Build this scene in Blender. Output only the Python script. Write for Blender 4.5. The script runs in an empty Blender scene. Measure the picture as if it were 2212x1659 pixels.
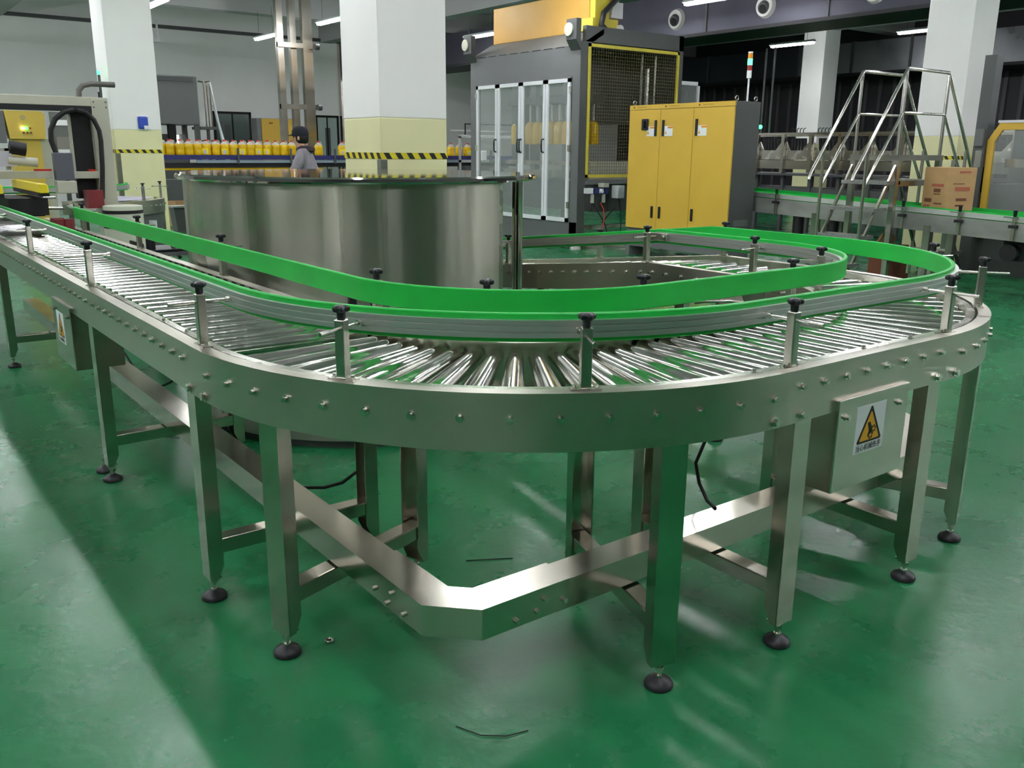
import bpy, math, random
from mathutils import Vector, Matrix
random.seed(7)
S = bpy.context.scene
COL = S.collection
PI = math.pi
def rad(a): return a * PI / 180

# ---------------------------------------------------------------- camera, world, exposure
# world frame: x runs along the short front straight, y along the long left straight, z up, metres
cd = bpy.data.cameras.new('camera')
cd.sensor_width = 36; cd.sensor_fit = 'HORIZONTAL'; cd.lens = 36 * 1905 / 2212
cd.clip_start = .05; cd.clip_end = 200
cam = bpy.data.objects.new('camera', cd); COL.objects.link(cam)
_az, _p, _r = -0.6484, 0.2584, 0.0080
fw = Vector((math.sin(-_az) * math.cos(_p), math.cos(_az) * math.cos(_p), -math.sin(_p)))
rt0 = Vector((math.cos(_az), math.sin(_az), 0))
up0 = rt0.cross(fw)
rt = rt0 * math.cos(_r) + up0 * math.sin(_r)
up = up0 * math.cos(_r) - rt0 * math.sin(_r)
m3 = Matrix((rt, up, -fw)).transposed()
cam.matrix_world = Matrix.Translation((-2.0219, -1.3999, 1.45)) @ m3.to_4x4()
S.camera = cam
w = bpy.data.worlds.new('world'); S.world = w; w.use_nodes = True
w.node_tree.nodes['Background'].inputs[0].default_value = (.5, .52, .55, 1)
w.node_tree.nodes['Background'].inputs[1].default_value = .05
S.view_settings.view_transform = 'Standard'; S.view_settings.look = 'None'
S.view_settings.exposure = 1.85; S.view_settings.gamma = 1
S.view_settings.use_curve_mapping = False
S.cycles.use_denoising = True
S.cycles.max_bounces = 8; S.cycles.diffuse_bounces = 4; S.cycles.glossy_bounces = 5
S.cycles.transmission_bounces = 6; S.cycles.transparent_max_bounces = 8
S.cycles.sample_clamp_indirect = 6
LAMP = 26.0          # strength of every ceiling tube

# ---------------------------------------------------------------- materials
def lin(c):
    c = c / 255
    return c / 12.92 if c <= .04045 else ((c + .055) / 1.055) ** 2.4
def rgb(*c): return tuple(lin(x) for x in c) + (1,)
MATS = {}
def mat(name, col, rough=.5, metal=0, var=0, scale=(6, 6, 6), bump=0, bscale=None, rvar=0, emit=None, estr=0,
        alpha=None, trans=0, ior=1.45, coat=0, aniso=0, spec=None, arot=0):
    if name in MATS: return MATS[name]
    m = bpy.data.materials.new(name); m.use_nodes = True; MATS[name] = m
    N = m.node_tree.nodes; L = m.node_tree.links
    b = N['Principled BSDF']
    c = rgb(*col)
    b.inputs['Base Color'].default_value = c
    b.inputs['Roughness'].default_value = rough
    b.inputs['Metallic'].default_value = metal
    b.inputs['IOR'].default_value = ior
    if trans: b.inputs['Transmission Weight'].default_value = trans
    if coat: b.inputs['Coat Weight'].default_value = coat; b.inputs['Coat Roughness'].default_value = .12
    if spec is not None: b.inputs['Specular IOR Level'].default_value = spec
    if alpha is not None: b.inputs['Alpha'].default_value = alpha
    if emit: b.inputs['Emission Color'].default_value = rgb(*emit); b.inputs['Emission Strength'].default_value = estr
    if aniso:
        b.inputs['Anisotropic'].default_value = aniso; b.inputs['Anisotropic Rotation'].default_value = arot
        ge = N.new('ShaderNodeNewGeometry'); tg = N.new('ShaderNodeVectorMath'); tg.operation = 'CROSS_PRODUCT'
        tg.inputs[1].default_value = (.011, .017, 1); L.new(ge.outputs['Normal'], tg.inputs[0])
        nm_ = N.new('ShaderNodeVectorMath'); nm_.operation = 'NORMALIZE'; L.new(tg.outputs[0], nm_.inputs[0]); L.new(nm_.outputs[0], b.inputs['Tangent'])
    if var or bump or rvar:
        tc = N.new('ShaderNodeTexCoord'); mp = N.new('ShaderNodeMapping'); mp.inputs['Scale'].default_value = scale
        L.new(tc.outputs['Object'], mp.inputs[0])
        nz = N.new('ShaderNodeTexNoise'); nz.inputs['Scale'].default_value = 1; nz.inputs['Detail'].default_value = 5
        L.new(mp.outputs[0], nz.inputs['Vector'])
        if var:
            cr = N.new('ShaderNodeValToRGB')
            cr.color_ramp.elements[0].position = .3; cr.color_ramp.elements[1].position = .7
            cr.color_ramp.elements[0].color = tuple(max(0, x * (1 - var)) for x in c[:3]) + (1,)
            cr.color_ramp.elements[1].color = tuple(min(1, x * (1 + var)) for x in c[:3]) + (1,)
            L.new(nz.outputs['Fac'], cr.inputs[0]); L.new(cr.outputs[0], b.inputs['Base Color'])
        if rvar:
            mr = N.new('ShaderNodeMapRange')
            mr.inputs['From Min'].default_value = .3; mr.inputs['From Max'].default_value = .7
            mr.inputs['To Min'].default_value = max(.02, rough - rvar); mr.inputs['To Max'].default_value = rough + rvar
            L.new(nz.outputs['Fac'], mr.inputs['Value']); L.new(mr.outputs[0], b.inputs['Roughness'])
        if bump:
            src = nz
            if bscale:
                mp2 = N.new('ShaderNodeMapping'); mp2.inputs['Scale'].default_value = bscale
                L.new(tc.outputs['Object'], mp2.inputs[0])
                src = N.new('ShaderNodeTexNoise'); src.inputs['Scale'].default_value = 1; src.inputs['Detail'].default_value = 3
                L.new(mp2.outputs[0], src.inputs['Vector'])
            bp = N.new('ShaderNodeBump'); bp.inputs['Strength'].default_value = bump; bp.inputs['Distance'].default_value = .01
            L.new(src.outputs['Fac'], bp.inputs['Height']); L.new(bp.outputs[0], b.inputs['Normal'])
    return m

steel = mat('brushed stainless steel', (196, 191, 180), .21, 1, .05, (2.5, 2.5, 5), 0, None, .05)
platem = mat('brushed side plate', (200, 195, 184), .34, 1, .05, (2.5, 2.5, 5), 0, None, .04, aniso=.5, arot=.25)
steelf = mat('satin stainless flange', (205, 201, 192), .26, 1, .05, (8, 8, 8), 0, None, .06)
roller_m = mat('polished roller steel', (226, 224, 218), .13, 1, .04, (30, 6, 6), 0, None, .04)
boltm = mat('bright bolt steel', (215, 213, 205), .2, 1)
alu = mat('ribbed aluminium', (214, 215, 212), .42, 1, .04, (2, 2, 4))
tankm = mat('polished tank steel', (178, 175, 164), .30, 1, .05, (9, 9, .5), .16, (13, 13, .1), .05, aniso=.92, arot=.25)
tanktop = mat('mirror tank top', (205, 204, 198), .05, 1, .03, (3, 3, 3))
green = mat('green wear strip', (20, 174, 62), .45, 0, .06, (5, 5, 14), .01)
knobm = mat('black bakelite', (26, 27, 33), .34)
blackm = mat('black rubber', (22, 22, 25), .55, 0, .15, (20, 20, 20))
darkm = mat('dark cavity', (14, 13, 12), .7)
padm = mat('black nylon foot', (40, 38, 42), .42)
white = mat('white plaster', (246, 244, 242), .85, 0, .02, (2, 2, 1.2), .02, (30, 30, 30))
creamp = mat('cream yellow paint', (232, 227, 178), .6, 0, .04, (3, 3, 2), .02, (30, 30, 30))
tapey = mat('yellow tape', (222, 205, 40), .45, 0, .05)
tapek = mat('black tape', (28, 28, 26), .45)
ceilm = mat('ceiling paint', (172, 172, 172), .9, 0, .05, (.5, .5, .5))
greyp = mat('grey powder coat', (102, 104, 104), .5, 0, .04, (3, 3, 3))
greyd = mat('dark grey powder coat', (78, 80, 80), .5, 0, .05, (3, 3, 3))
yel = mat('yellow powder coat', (212, 172, 62), .45, 0, .03, (2, 2, 2))
yelp = mat('yellow sheet panel', (190, 146, 62), .5, 0, .06, (2, 2, 2))
wirem = mat('dull guard wire', (96, 88, 44), .6, 0, .05)
yelg = mat('yellow guard frame', (214, 196, 66), .5, 0, .05)
beige = mat('beige machine paint', (184, 184, 168), .5, 0, .04, (4, 4, 4))
glass = mat('clear guard glass', (225, 232, 230), .04, 0, alpha=.16, spec=.6)
duct = mat('dark duct cladding', (60, 60, 70), .42, .5, .12, (1.2, 1.2, 1.2))
ductl = mat('galvanised duct', (150, 151, 156), .32, .9, .12, (1.5, 1.5, 1.5), 0, None, .08)
oil = mat('yellow cooking oil', (226, 184, 22), .18, 0, .06, (9, 9, 9), coat=.3)
capr = mat('red cap', (196, 40, 30), .4)
clear = mat('clear bottle neck', (226, 220, 206), .15, 0, alpha=.55)
carton = mat('corrugated carton', (190, 152, 106), .8, 0, .07, (5, 5, 9))
ink = mat('brown ink', (120, 74, 52), .8)
inkr = mat('red ink', (176, 96, 74), .8)
paper = mat('white paper', (236, 238, 240), .6)
navy = mat('navy belt', (40, 40, 98), .5)
redm = mat('dark red rubber', (118, 42, 46), .5, 0, .1)
orange = mat('orange lens', (226, 142, 30), .3)
redl = mat('red lens', (160, 44, 40), .3)
signy = mat('warning yellow', (238, 172, 44), .5)
signk = mat('warning black', (22, 20, 16), .5)
greendim = mat('dim green lens', (60, 255, 120), .3, emit=(60, 255, 120), estr=1.2)
greenlit = mat('lit green lens', (60, 255, 120), .3, emit=(40, 255, 110), estr=4)
whitelit = mat('lit indicator', (255, 255, 255), .3, emit=(255, 255, 250), estr=5)
tubem = mat('lit fluorescent tube', (255, 255, 255), .4, emit=(250, 252, 255), estr=LAMP)
lampbody = mat('lamp housing', (228, 228, 232), .5)
nozz = mat('pale duct nozzle', (196, 196, 192), .5)
lav = mat('lilac film', (190, 184, 214), .3)
skin = mat('skin', (196, 150, 124), .55)
jacket = mat('grey work jacket', (134, 128, 136), .85, 0, .09, (14, 14, 14), .25, (30, 30, 12))
hood = mat('dark hood', (58, 48, 54), .9)
capm = mat('navy cap', (20, 24, 36), .8)
trous = mat('dark trousers', (44, 46, 56), .9)
glove = mat('pale work glove', (206, 202, 190), .85)
bluep = mat('blue plastic', (44, 74, 176), .35)

# green epoxy floor: colour, gloss and very soft waviness vary
def floor_mat():
    m = bpy.data.materials.new('green epoxy floor'); m.use_nodes = True
    N = m.node_tree.nodes; L = m.node_tree.links; b = N['Principled BSDF']
    tc = N.new('ShaderNodeTexCoord')
    n1 = N.new('ShaderNodeTexNoise'); n1.inputs['Scale'].default_value = .55; n1.inputs['Detail'].default_value = 6
    L.new(tc.outputs['Object'], n1.inputs['Vector'])
    cr = N.new('ShaderNodeValToRGB')
    cr.color_ramp.elements[0].position = .3; cr.color_ramp.elements[1].position = .72
    cr.color_ramp.elements[0].color = rgb(22, 100, 58); cr.color_ramp.elements[1].color = rgb(36, 120, 74)
    L.new(n1.outputs['Fac'], cr.inputs[0])
    # dusty film and scuffs
    n2 = N.new('ShaderNodeTexNoise'); n2.inputs['Scale'].default_value = 2.2; n2.inputs['Detail'].default_value = 8; n2.inputs['Roughness'].default_value = .65
    L.new(tc.outputs['Object'], n2.inputs['Vector'])
    r2 = N.new('ShaderNodeMapRange'); r2.inputs['From Min'].default_value = .5; r2.inputs['From Max'].default_value = .78
    r2.inputs['To Max'].default_value = .08
    L.new(n2.outputs['Fac'], r2.inputs['Value'])
    mx = N.new('ShaderNodeMix'); mx.data_type = 'RGBA'
    mx.inputs['B'].default_value = rgb(92, 132, 108)
    L.new(r2.outputs[0], mx.inputs['Factor']); L.new(cr.outputs[0], mx.inputs['A'])
    L.new(mx.outputs['Result'], b.inputs['Base Color'])
    r3 = N.new('ShaderNodeMapRange'); r3.inputs['To Min'].default_value = .2; r3.inputs['To Max'].default_value = .36
    b.inputs['Specular IOR Level'].default_value = .3
    L.new(n2.outputs['Fac'], r3.inputs['Value']); L.new(r3.outputs[0], b.inputs['Roughness'])
    n3 = N.new('ShaderNodeTexNoise'); n3.inputs['Scale'].default_value = 34; n3.inputs['Detail'].default_value = 2
    L.new(tc.outputs['Object'], n3.inputs['Vector'])
    n4 = N.new('ShaderNodeTexNoise'); n4.inputs['Scale'].default_value = 3.2
    L.new(tc.outputs['Object'], n4.inputs['Vector'])
    ad = N.new('ShaderNodeMath'); ad.operation = 'MULTIPLY_ADD'; ad.inputs[1].default_value = 5
    L.new(n4.outputs['Fac'], ad.inputs[0]); L.new(n3.outputs['Fac'], ad.inputs[2])
    bp = N.new('ShaderNodeBump'); bp.inputs['Strength'].default_value = .22; bp.inputs['Distance'].default_value = .004
    L.new(ad.outputs[0], bp.inputs['Height']); L.new(bp.outputs[0], b.inputs['Normal'])
    return m
floorm = floor_mat()

# dark ribbed cladding on the far right wall, wire mesh is real geometry elsewhere
cladm = mat('dark wall cladding', (50, 48, 52), .6, 0, .15, (1, 1, 1))
cladl = mat('pale cladding rib', (84, 80, 84), .6)

# ---------------------------------------------------------------- mesh helpers
class MB:
    def __init__(s): s.v = []; s.f = []
    def add(s, vs, fs):
        o = len(s.v); s.v += [Vector(v) for v in vs]; s.f += [tuple(i + o for i in f) for f in fs]; return s
    def box(s, c, d, rz=0):
        x, y, z = d[0] / 2, d[1] / 2, d[2] / 2
        cs, sn = math.cos(rz), math.sin(rz)
        vs = []
        for k in (-z, z):
            for (a, b) in ((-x, -y), (x, -y), (x, y), (-x, y)):
                vs.append((c[0] + a * cs - b * sn, c[1] + a * sn + b * cs, c[2] + k))
        return s.add(vs, [(3, 2, 1, 0), (4, 5, 6, 7), (0, 1, 5, 4), (1, 2, 6, 5), (2, 3, 7, 6), (3, 0, 4, 7)])
    def bx(s, x0, x1, y0, y1, z0, z1):
        return s.box(((x0 + x1) / 2, (y0 + y1) / 2, (z0 + z1) / 2), (x1 - x0, y1 - y0, z1 - z0))
    def cyl(s, p0, p1, r0, r1=None, n=12, caps=True):
        p0 = Vector(p0); p1 = Vector(p1); r1 = r0 if r1 is None else r1
        d = (p1 - p0).normalized()
        a = d.orthogonal().normalized() if abs(d.z) < .999 else Vector((1, 0, 0))
        b = d.cross(a)
        vs = []
        for p, r in ((p0, r0), (p1, r1)):
            for i in range(n):
                t = 2 * PI * i / n; vs.append(p + (a * math.cos(t) + b * math.sin(t)) * r)
        fs = [(i, (i + 1) % n, n + (i + 1) % n, n + i) for i in range(n)]
        if caps: fs += [tuple(range(n - 1, -1, -1)), tuple(range(n, 2 * n))]
        return s.add(vs, fs)
    def tube(s, pts, r, n=8, closed=False):
        pts = [Vector(p) for p in pts]
        T = []
        for i in range(len(pts)):
            a = pts[max(0, i - 1)]; b = pts[min(len(pts) - 1, i + 1)]
            T.append((b - a).normalized())
        nrm = T[0].orthogonal().normalized(); vs = []
        for p, t in zip(pts, T):
            nrm = (nrm - t * nrm.dot(t)).normalized(); bn = t.cross(nrm)
            for k in range(n):
                q = 2 * PI * k / n; vs.append(p + (nrm * math.cos(q) + bn * math.sin(q)) * r)
        fs = []
        for i in range(len(pts) - 1):
            for k in range(n):
                fs.append((i * n + k, i * n + (k + 1) % n, (i + 1) * n + (k + 1) % n, (i + 1) * n + k))
        fs += [tuple(range(n - 1, -1, -1)), tuple(range((len(pts) - 1) * n, len(pts) * n))]
        return s.add(vs, fs)
    def lathe(s, prof, c=(0, 0, 0), n=20, mod=None):
        vs = []
        for r, z in prof:
            for i in range(n):
                t = 2 * PI * i / n; k = mod(t, z) if mod else 1
                vs.append((c[0] + r * k * math.cos(t), c[1] + r * k * math.sin(t), c[2] + z))
        fs = []
        for j in range(len(prof) - 1):
            for i in range(n):
                fs.append((j * n + i, j * n + (i + 1) % n, (j + 1) * n + (i + 1) % n, (j + 1) * n + i))
        fs += [tuple(range(n - 1, -1, -1)), tuple(range((len(prof) - 1) * n, len(prof) * n))]
        return s.add(vs, fs)
    def sweep(s, prof, frames, caps=True):
        # prof: closed loop of (offset, dz); frames: (origin, unit inward normal)
        n = len(prof); vs = []
        for o, nn in frames:
            for a, b in prof: vs.append(Vector(o) + Vector(nn) * a + Vector((0, 0, b)))
        fs = []
        for j in range(len(frames) - 1):
            for i in range(n):
                fs.append((j * n + i, j * n + (i + 1) % n, (j + 1) * n + (i + 1) % n, (j + 1) * n + i))
        if caps: fs += [tuple(range(n - 1, -1, -1)), tuple(range((len(frames) - 1) * n, len(frames) * n))]
        return s.add(vs, fs)
    def poly(s, loop, off):
        # extrude a planar 3d loop by vector off
        n = len(loop); off = Vector(off)
        vs = [Vector(p) for p in loop] + [Vector(p) + off for p in loop]
        fs = [tuple(range(n - 1, -1, -1)), tuple(range(n, 2 * n))] + [(i, (i + 1) % n, n + (i + 1) % n, n + i) for i in range(n)]
        return s.add(vs, fs)
    def mesh(s, name, m=None, smooth=None, c=None):
        c = Vector(c) if c is not None else Vector((0, 0, 0))
        me = bpy.data.meshes.new(name)
        me.from_pydata([v - c for v in s.v], [], s.f)
        import bmesh
        bm = bmesh.new(); bm.from_mesh(me); bmesh.ops.recalc_face_normals(bm, faces=bm.faces); bm.to_mesh(me); bm.free()
        if m: me.materials.append(m)
        if smooth:
            me.shade_smooth(); me.set_sharp_from_angle(angle=rad(smooth))
        return me
ORG = {}
def setp(o, label=None, cat=None, group=None, kind=None):
    if label: o['label'] = label
    if cat: o['category'] = cat
    if group: o['group'] = group
    if kind: o['kind'] = kind
    return o
def root(name, label, cat, loc=(0, 0, 0), group=None, kind=None):
    o = bpy.data.objects.new(name, None); COL.objects.link(o); o.empty_display_size = .1
    o.location = loc; ORG[o.name] = Vector(loc)
    return setp(o, label, cat, group, kind)
def link(name, me, parent, c, rot=None):
    o = bpy.data.objects.new(name, me); COL.objects.link(o); c = Vector(c)
    if parent is not None:
        o.parent = parent; o.location = c - ORG[parent.name]
    else: o.location = c
    if rot: o.rotation_euler = rot
    ORG[o.name] = c
    return o
def part(name, mb, m, parent, smooth=None, bevel=0, label=None, kind=None):
    lo = Vector([min(v[i] for v in mb.v) for i in range(3)]); hi = Vector([max(v[i] for v in mb.v) for i in range(3)])
    c = (lo + hi) / 2
    o = link(name, mb.mesh(name, m, smooth, c), parent, c)
    if bevel:
        b = o.modifiers.new('bevel', 'BEVEL'); b.width = bevel; b.segments = 2; b.limit_method = 'ANGLE'; b.angle_limit = rad(40)
    return setp(o, label, None, None, kind)
def solo(name, mb, m, label, cat, smooth=None, bevel=0, group=None, kind=None):
    lo = Vector([min(v[i] for v in mb.v) for i in range(3)]); hi = Vector([max(v[i] for v in mb.v) for i in range(3)])
    c = Vector(((lo.x + hi.x) / 2, (lo.y + hi.y) / 2, lo.z))
    o = link(name, mb.mesh(name, m, smooth, c), None, c)
    if bevel:
        b = o.modifiers.new('bevel', 'BEVEL'); b.width = bevel; b.segments = 2; b.limit_method = 'ANGLE'; b.angle_limit = rad(40)
    return setp(o, label, cat, group, kind)
def struct(name, mb, m, label=None, parent=None, bevel=0):
    o = part(name, mb, m, parent, bevel=bevel)
    if parent is None: o['kind'] = 'structure'
    if label: o['label'] = label
    return o
def tree(o, parent=None, off=None):
    c = o.copy(); COL.objects.link(c); c.parent = parent
    if off is not None: c.location = o.location + Vector(off)
    for ch in list(o.children): tree(ch, c)
    return c
def arc(c, r, a0, a1, n, z=0):
    return [(c[0] + r * math.cos(a0 + (a1 - a0) * i / n), c[1] + r * math.sin(a0 + (a1 - a0) * i / n), z) for i in range(n + 1)]
def text_mesh(name, body, size, m, ext=.0002):
    cu = bpy.data.curves.new(name, 'FONT'); cu.body = body; cu.size = size; cu.extrude = ext
    cu.align_x = 'CENTER'; cu.align_y = 'CENTER'; cu.resolution_u = 2
    t = bpy.data.objects.new(name, cu); COL.objects.link(t)
    dg = bpy.context.evaluated_depsgraph_get()
    me = bpy.data.meshes.new_from_object(t.evaluated_get(dg))
    bpy.data.objects.remove(t); bpy.data.curves.remove(cu)
    me.materials.clear(); me.materials.append(m); me.name = name
    return me
# ---------------------------------------------------------------- the room
X0, X1, Y0, Y1, ZC = -14.0, 21.6, -13.0, 23.4, 5.05
greyw = mat('grey wall paint', (128, 130, 130), .85, 0, .04, (1, 1, 1))
struct('floor', MB().bx(X0, X1, Y0, Y1, -.1, 0), floorm)
struct('ceiling', MB().bx(X0, X1, Y0, Y1, ZC, ZC + .1), ceilm)
struct('wall_back', MB().bx(X0, X1, Y1, Y1 + .2, 0, ZC), white)
struct('wall_left', MB().bx(X0 - .2, X0, Y0, Y1, 0, ZC), greyw)
struct('wall_front', MB().bx(X0, X1, Y0 - .2, Y0, 0, ZC), greyw)
wr = struct('wall_right', MB().bx(X1, X1 + .2, Y0, Y1, 0, ZC), cladm)
rib = MB().box((0, 0, 0), (.06, .09, 3.45)).mesh('cladding_rib', cladl)
for i in range(48):
    link('cladding_rib', rib, wr, (X1 - .03, 1.2 + i * .42, 1.73))
PX = [1.25, 9.65, 18.0]; PY = [4.54, 12.1]; PS = .58
struct('trim_1', MB().bx(X0, X1, Y1 - .12, Y1, 4.42, 4.5), greyd, 'dark cable tray along the top of the back wall')
bn = 0
for x in (-7.1, 1.25, 9.65, 18.0):
    bn += 1
    struct('trim_%d' % (bn + 1), MB().bx(x + .09, x + .49, Y0, Y1, 4.4, ZC), ceilm, 'painted concrete ceiling beam running away from the viewer')
for y in (-3.1, 4.54, 12.1, 19.7):
    bn += 1
    struct('trim_%d' % (bn + 1), MB().bx(X0, X1, y + .09, y + .49, 4.5, ZC), ceilm, 'painted concrete ceiling beam running across the hall')

def pillar(x, y, label, s=PS, tape=True):
    p = root('pillar', label, None, (x, y, 0)); p['kind'] = 'structure'
    part('plaster_shaft', MB().bx(x, x + s, y, y + s, 1.68, 4.5), white, p, bevel=.008)
    b = part('painted_base', MB().bx(x, x + s, y, y + s, 0, 1.68), creamp, p, bevel=.008)
    if tape:
        e = .003
        t = part('hazard_tape', MB().bx(x - e, x + s + e, y - e, y + s + e, 1.385, 1.43), tapey, p)
        for k in range(6):
            for side in (0, 1):
                a = .02 + k * .098; m = MB()
                if side == 0:
                    m.poly([(x + a, y - e - .001, 1.43), (x + a + .045, y - e - .001, 1.43), (x + a + .075, y - e - .001, 1.385), (x + a + .03, y - e - .001, 1.385)], (0, .002, 0))
                else:
                    m.poly([(x - e - .001, y + a, 1.43), (x - e - .001, y + a + .045, 1.43), (x - e - .001, y + a + .015, 1.385), (x - e - .001, y + a - .03, 1.385)], (.002, 0, 0))
                part('tape_stripe', m, tapek, t)
        # corner guard strips below the tape
        part('corner_guard', MB().bx(x - .006, x + .05, y - .006, y + .05, 0, 1.38), steel, p)
    return p
p1 = pillar(1.25, 4.54, 'square white pillar with cream base right behind the round steel tank')
p2 = pillar(1.02, 11.2, 'square white pillar with a blue box on it, left of the round tank', .6)
p3 = pillar(9.65, 4.54, 'square white pillar with cream base beside the crossover steps', .6)
p4 = pillar(18.0, 12.4, 'distant white pillar behind the grey gripper line', .62)
bb = root('wall_box', 'blue square plastic box with white smudges mounted on the left pillar', 'box', (1.385, 11.19, 1.675))
part('cover', MB().bx(1.32, 1.45, 11.16, 11.2, 1.69, 1.85), bluep, bb, bevel=.02)
part('back_plate', MB().bx(1.312, 1.458, 11.185, 11.2, 1.675, 1.855), paper, bb, bevel=.005)
part('paper_scrap', MB().bx(1.39, 1.45, 11.156, 11.16, 1.69, 1.735), paper, bb)

# ---------------------------------------------------------------- ceiling lamps (visible ones labelled singly)
LAMPS = {(6.33, 15.6): 'lit fluorescent lamp left of the central white pillar, above the tank',
         (9.9, 15.6): 'lit fluorescent lamp between the central pillar and the yellow machine panel',
         (16.35, 12.15): 'lit fluorescent lamp just left of the distant white pillar top',
         (10.1, 9.2): 'lit fluorescent lamp against the upper dark duct with round nozzles',
         (16.3, 8.9): 'lit fluorescent lamp just left of the right-hand white pillar',
         (3.0, 15.6): 'lit fluorescent lamp right of the left white pillar at the top edge'}
lamp_me = {}
def lamp(x, y, label, group=None):
    o = root('ceiling_lamp', label, 'lamp', (x, y, 3.86), group)
    if not lamp_me:
        h = MB(); h.sweep([(-.07, .06), (-.03, .1), (.03, .1), (.07, .06), (.06, .05), (-.06, .05)], [((0, -.6, 0), (1, 0, 0)), ((0, .6, 0), (1, 0, 0))])
        lamp_me['h'] = h.mesh('housing', lampbody)
        t = MB(); t.cyl((-.028, -.57, .025), (-.028, .57, .025), .019, n=10); t.cyl((.028, -.57, .025), (.028, .57, .025), .019, n=10)
        lamp_me['t'] = t.mesh('tube', tubem, 50)
        s = MB(); s.cyl((0, -.4, .1), (0, -.4, .62), .004, n=6); s.cyl((0, .4, .1), (0, .4, .62), .004, n=6)
        lamp_me['s'] = s.mesh('hanger', greyd)
    for k, n in (('h', 'housing'), ('t', 'fluorescent_tube'), ('s', 'hanger')):
        link(n, lamp_me[k], o, (x, y, 3.86))
for i in range(-3, 6):
    for j in range(-1, 8):
        x = 3.0 + 3.33 * i; y = 15.6 - 3.33 * j
        if y > 22.5 or x > 20 or (x > 11 and y > 3 and not [k for k in LAMPS if abs(k[0] - x) < 1 and abs(k[1] - y) < 1]): continue
        if y < -2.5 and -5 < x < 5.5: continue
        near = [k for k in LAMPS if abs(k[0] - x) < 1 and abs(k[1] - y) < 1]
        if near: lamp(near[0][0], near[0][1], LAMPS[near[0]])
        else: lamp(x, y, 'suspended fluorescent ceiling lamp of the rows beyond the edge of the photo', 'ceiling lamps outside the view')

# ---------------------------------------------------------------- roller conveyor loop in front
HC, HP, W, R = .8734, .153, .64, 1.228
RI = R - W
PLATE = [(0, 0), (.045, 0), (.045, -.004), (.004, -.004), (.004, -HP + .004), (.035, -HP + .004), (.035, -HP), (0, -HP)]
STRIP = [(.054, -.003), (.080, -.003), (.080, -.03), (.077, -.03), (.077, -.006), (.054, -.006)]
C1 = Vector((0, R, 0)); J3 = .853; C2 = Vector((J3, R, 0)); XO = J3 + R; XI = XO - W; VC = 1.97
GRADE = (.871 - .715) / (3.35 - 1.97)

bolt_me = MB().cyl((0, 0, 0), (.003, 0, 0), .0115, n=10).cyl((.003, 0, 0), (.013, 0, 0), .0075, n=10).mesh('bolt', boltm, 40)
hex_me = MB().cyl((0, 0, 0), (.003, 0, 0), .0145, n=12).cyl((.003, 0, 0), (.013, 0, 0), .0115, n=6).mesh('hex_bolt', boltm, 30)
vb = MB().cyl((0, 0, 0), (0, 0, .0025), .0085, n=8).cyl((0, 0, .0025), (0, 0, .009), .0055, n=6)
vbolt_me = vb.mesh('cap_screw', boltm, 30)
sock_me = MB().cyl((-.0006, 0, 0), (.0006, 0, 0), .034, n=20).mesh('roller_socket', darkm)
def roller_mesh(name, r0, r1, L):
    m = MB()
    m.cyl((-L / 2, 0, 0), (-L / 2 + .004, 0, 0), r0 * .9, r0, n=20, caps=True)
    m.cyl((-L / 2 + .004, 0, 0), (L / 2 - .004, 0, 0), r0, r1, n=20, caps=False)
    m.cyl((L / 2 - .004, 0, 0), (L / 2, 0, 0), r1, r1 * .9, n=20, caps=True)
    m.cyl((-L / 2 - .035, 0, 0), (L / 2 + .035, 0, 0), .006, n=8)
    return m.mesh(name, roller_m, 45)
LS = W - .085 - .012
roll_me = roller_mesh('roller', .0285, .0285, LS)
croll_me = roller_mesh('tapered_roller', .041, .026, LS)

def knob_mesh():
    m = MB()
    m.lathe([(.010, 0), (.0115, .004), (.0115, .018), (.013, .02)], n=12)
    m.lathe([(.014, .018), (.0215, .021), (.0235, .027), (.0215, .033), (.013, .036), (.004, .0365)], n=30,
            mod=lambda t, z: .84 + .2 * math.cos(5 * t))
    return m.mesh('star_knob', knobm, 50)
knob_me = knob_mesh()
post_me = MB().bx(-.014, .014, -.014, .014, .004, .158).mesh('guard_post', steelf)
base_me = MB().bx(-.016, .016, -.039, .039, 0, .004).mesh('base_plate', steelf)
rod_me = MB().cyl((-.095, 0, 0), (.075, 0, 0), .0052, n=10).cyl((.075, 0, 0), (.094, 0, 0), .009, n=10).mesh('clamp_rod', boltm, 40)
rodi_me = MB().cyl((-.10, 0, 0), (.045, 0, 0), .0052, n=10).cyl((.045, 0, 0), (.058, 0, 0), .009, n=10).mesh('clamp_rod', boltm, 40)
def post(parent, p, n, z=HC, inner=False):
    # p on the flange, n = unit vector pointing over the rollers
    a = math.atan2(n[1], n[0])
    o = link('guard_post', post_me, parent, (p[0], p[1], z), (0, 0, a))
    if not o.modifiers:
        b = o.modifiers.new('bevel', 'BEVEL'); b.width = .003; b.segments = 2
    for nm, me, dz, dx, dy in (('base_plate', base_me, 0, 0, 0), ('star_knob', knob_me, .158, 0, 0), ('clamp_rod', rodi_me if inner else rod_me, .134, 0, 0),
                               ('cap_screw', vbolt_me, .004, 0, .028), ('cap_screw', vbolt_me, .004, 0, -.028)):
        c = bpy.data.objects.new(nm, me); COL.objects.link(c); c.parent = o; c.location = (dx, dy, dz)
        if nm == 'star_knob': c.rotation_euler = (0, 0, random.random() * 2)

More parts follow.
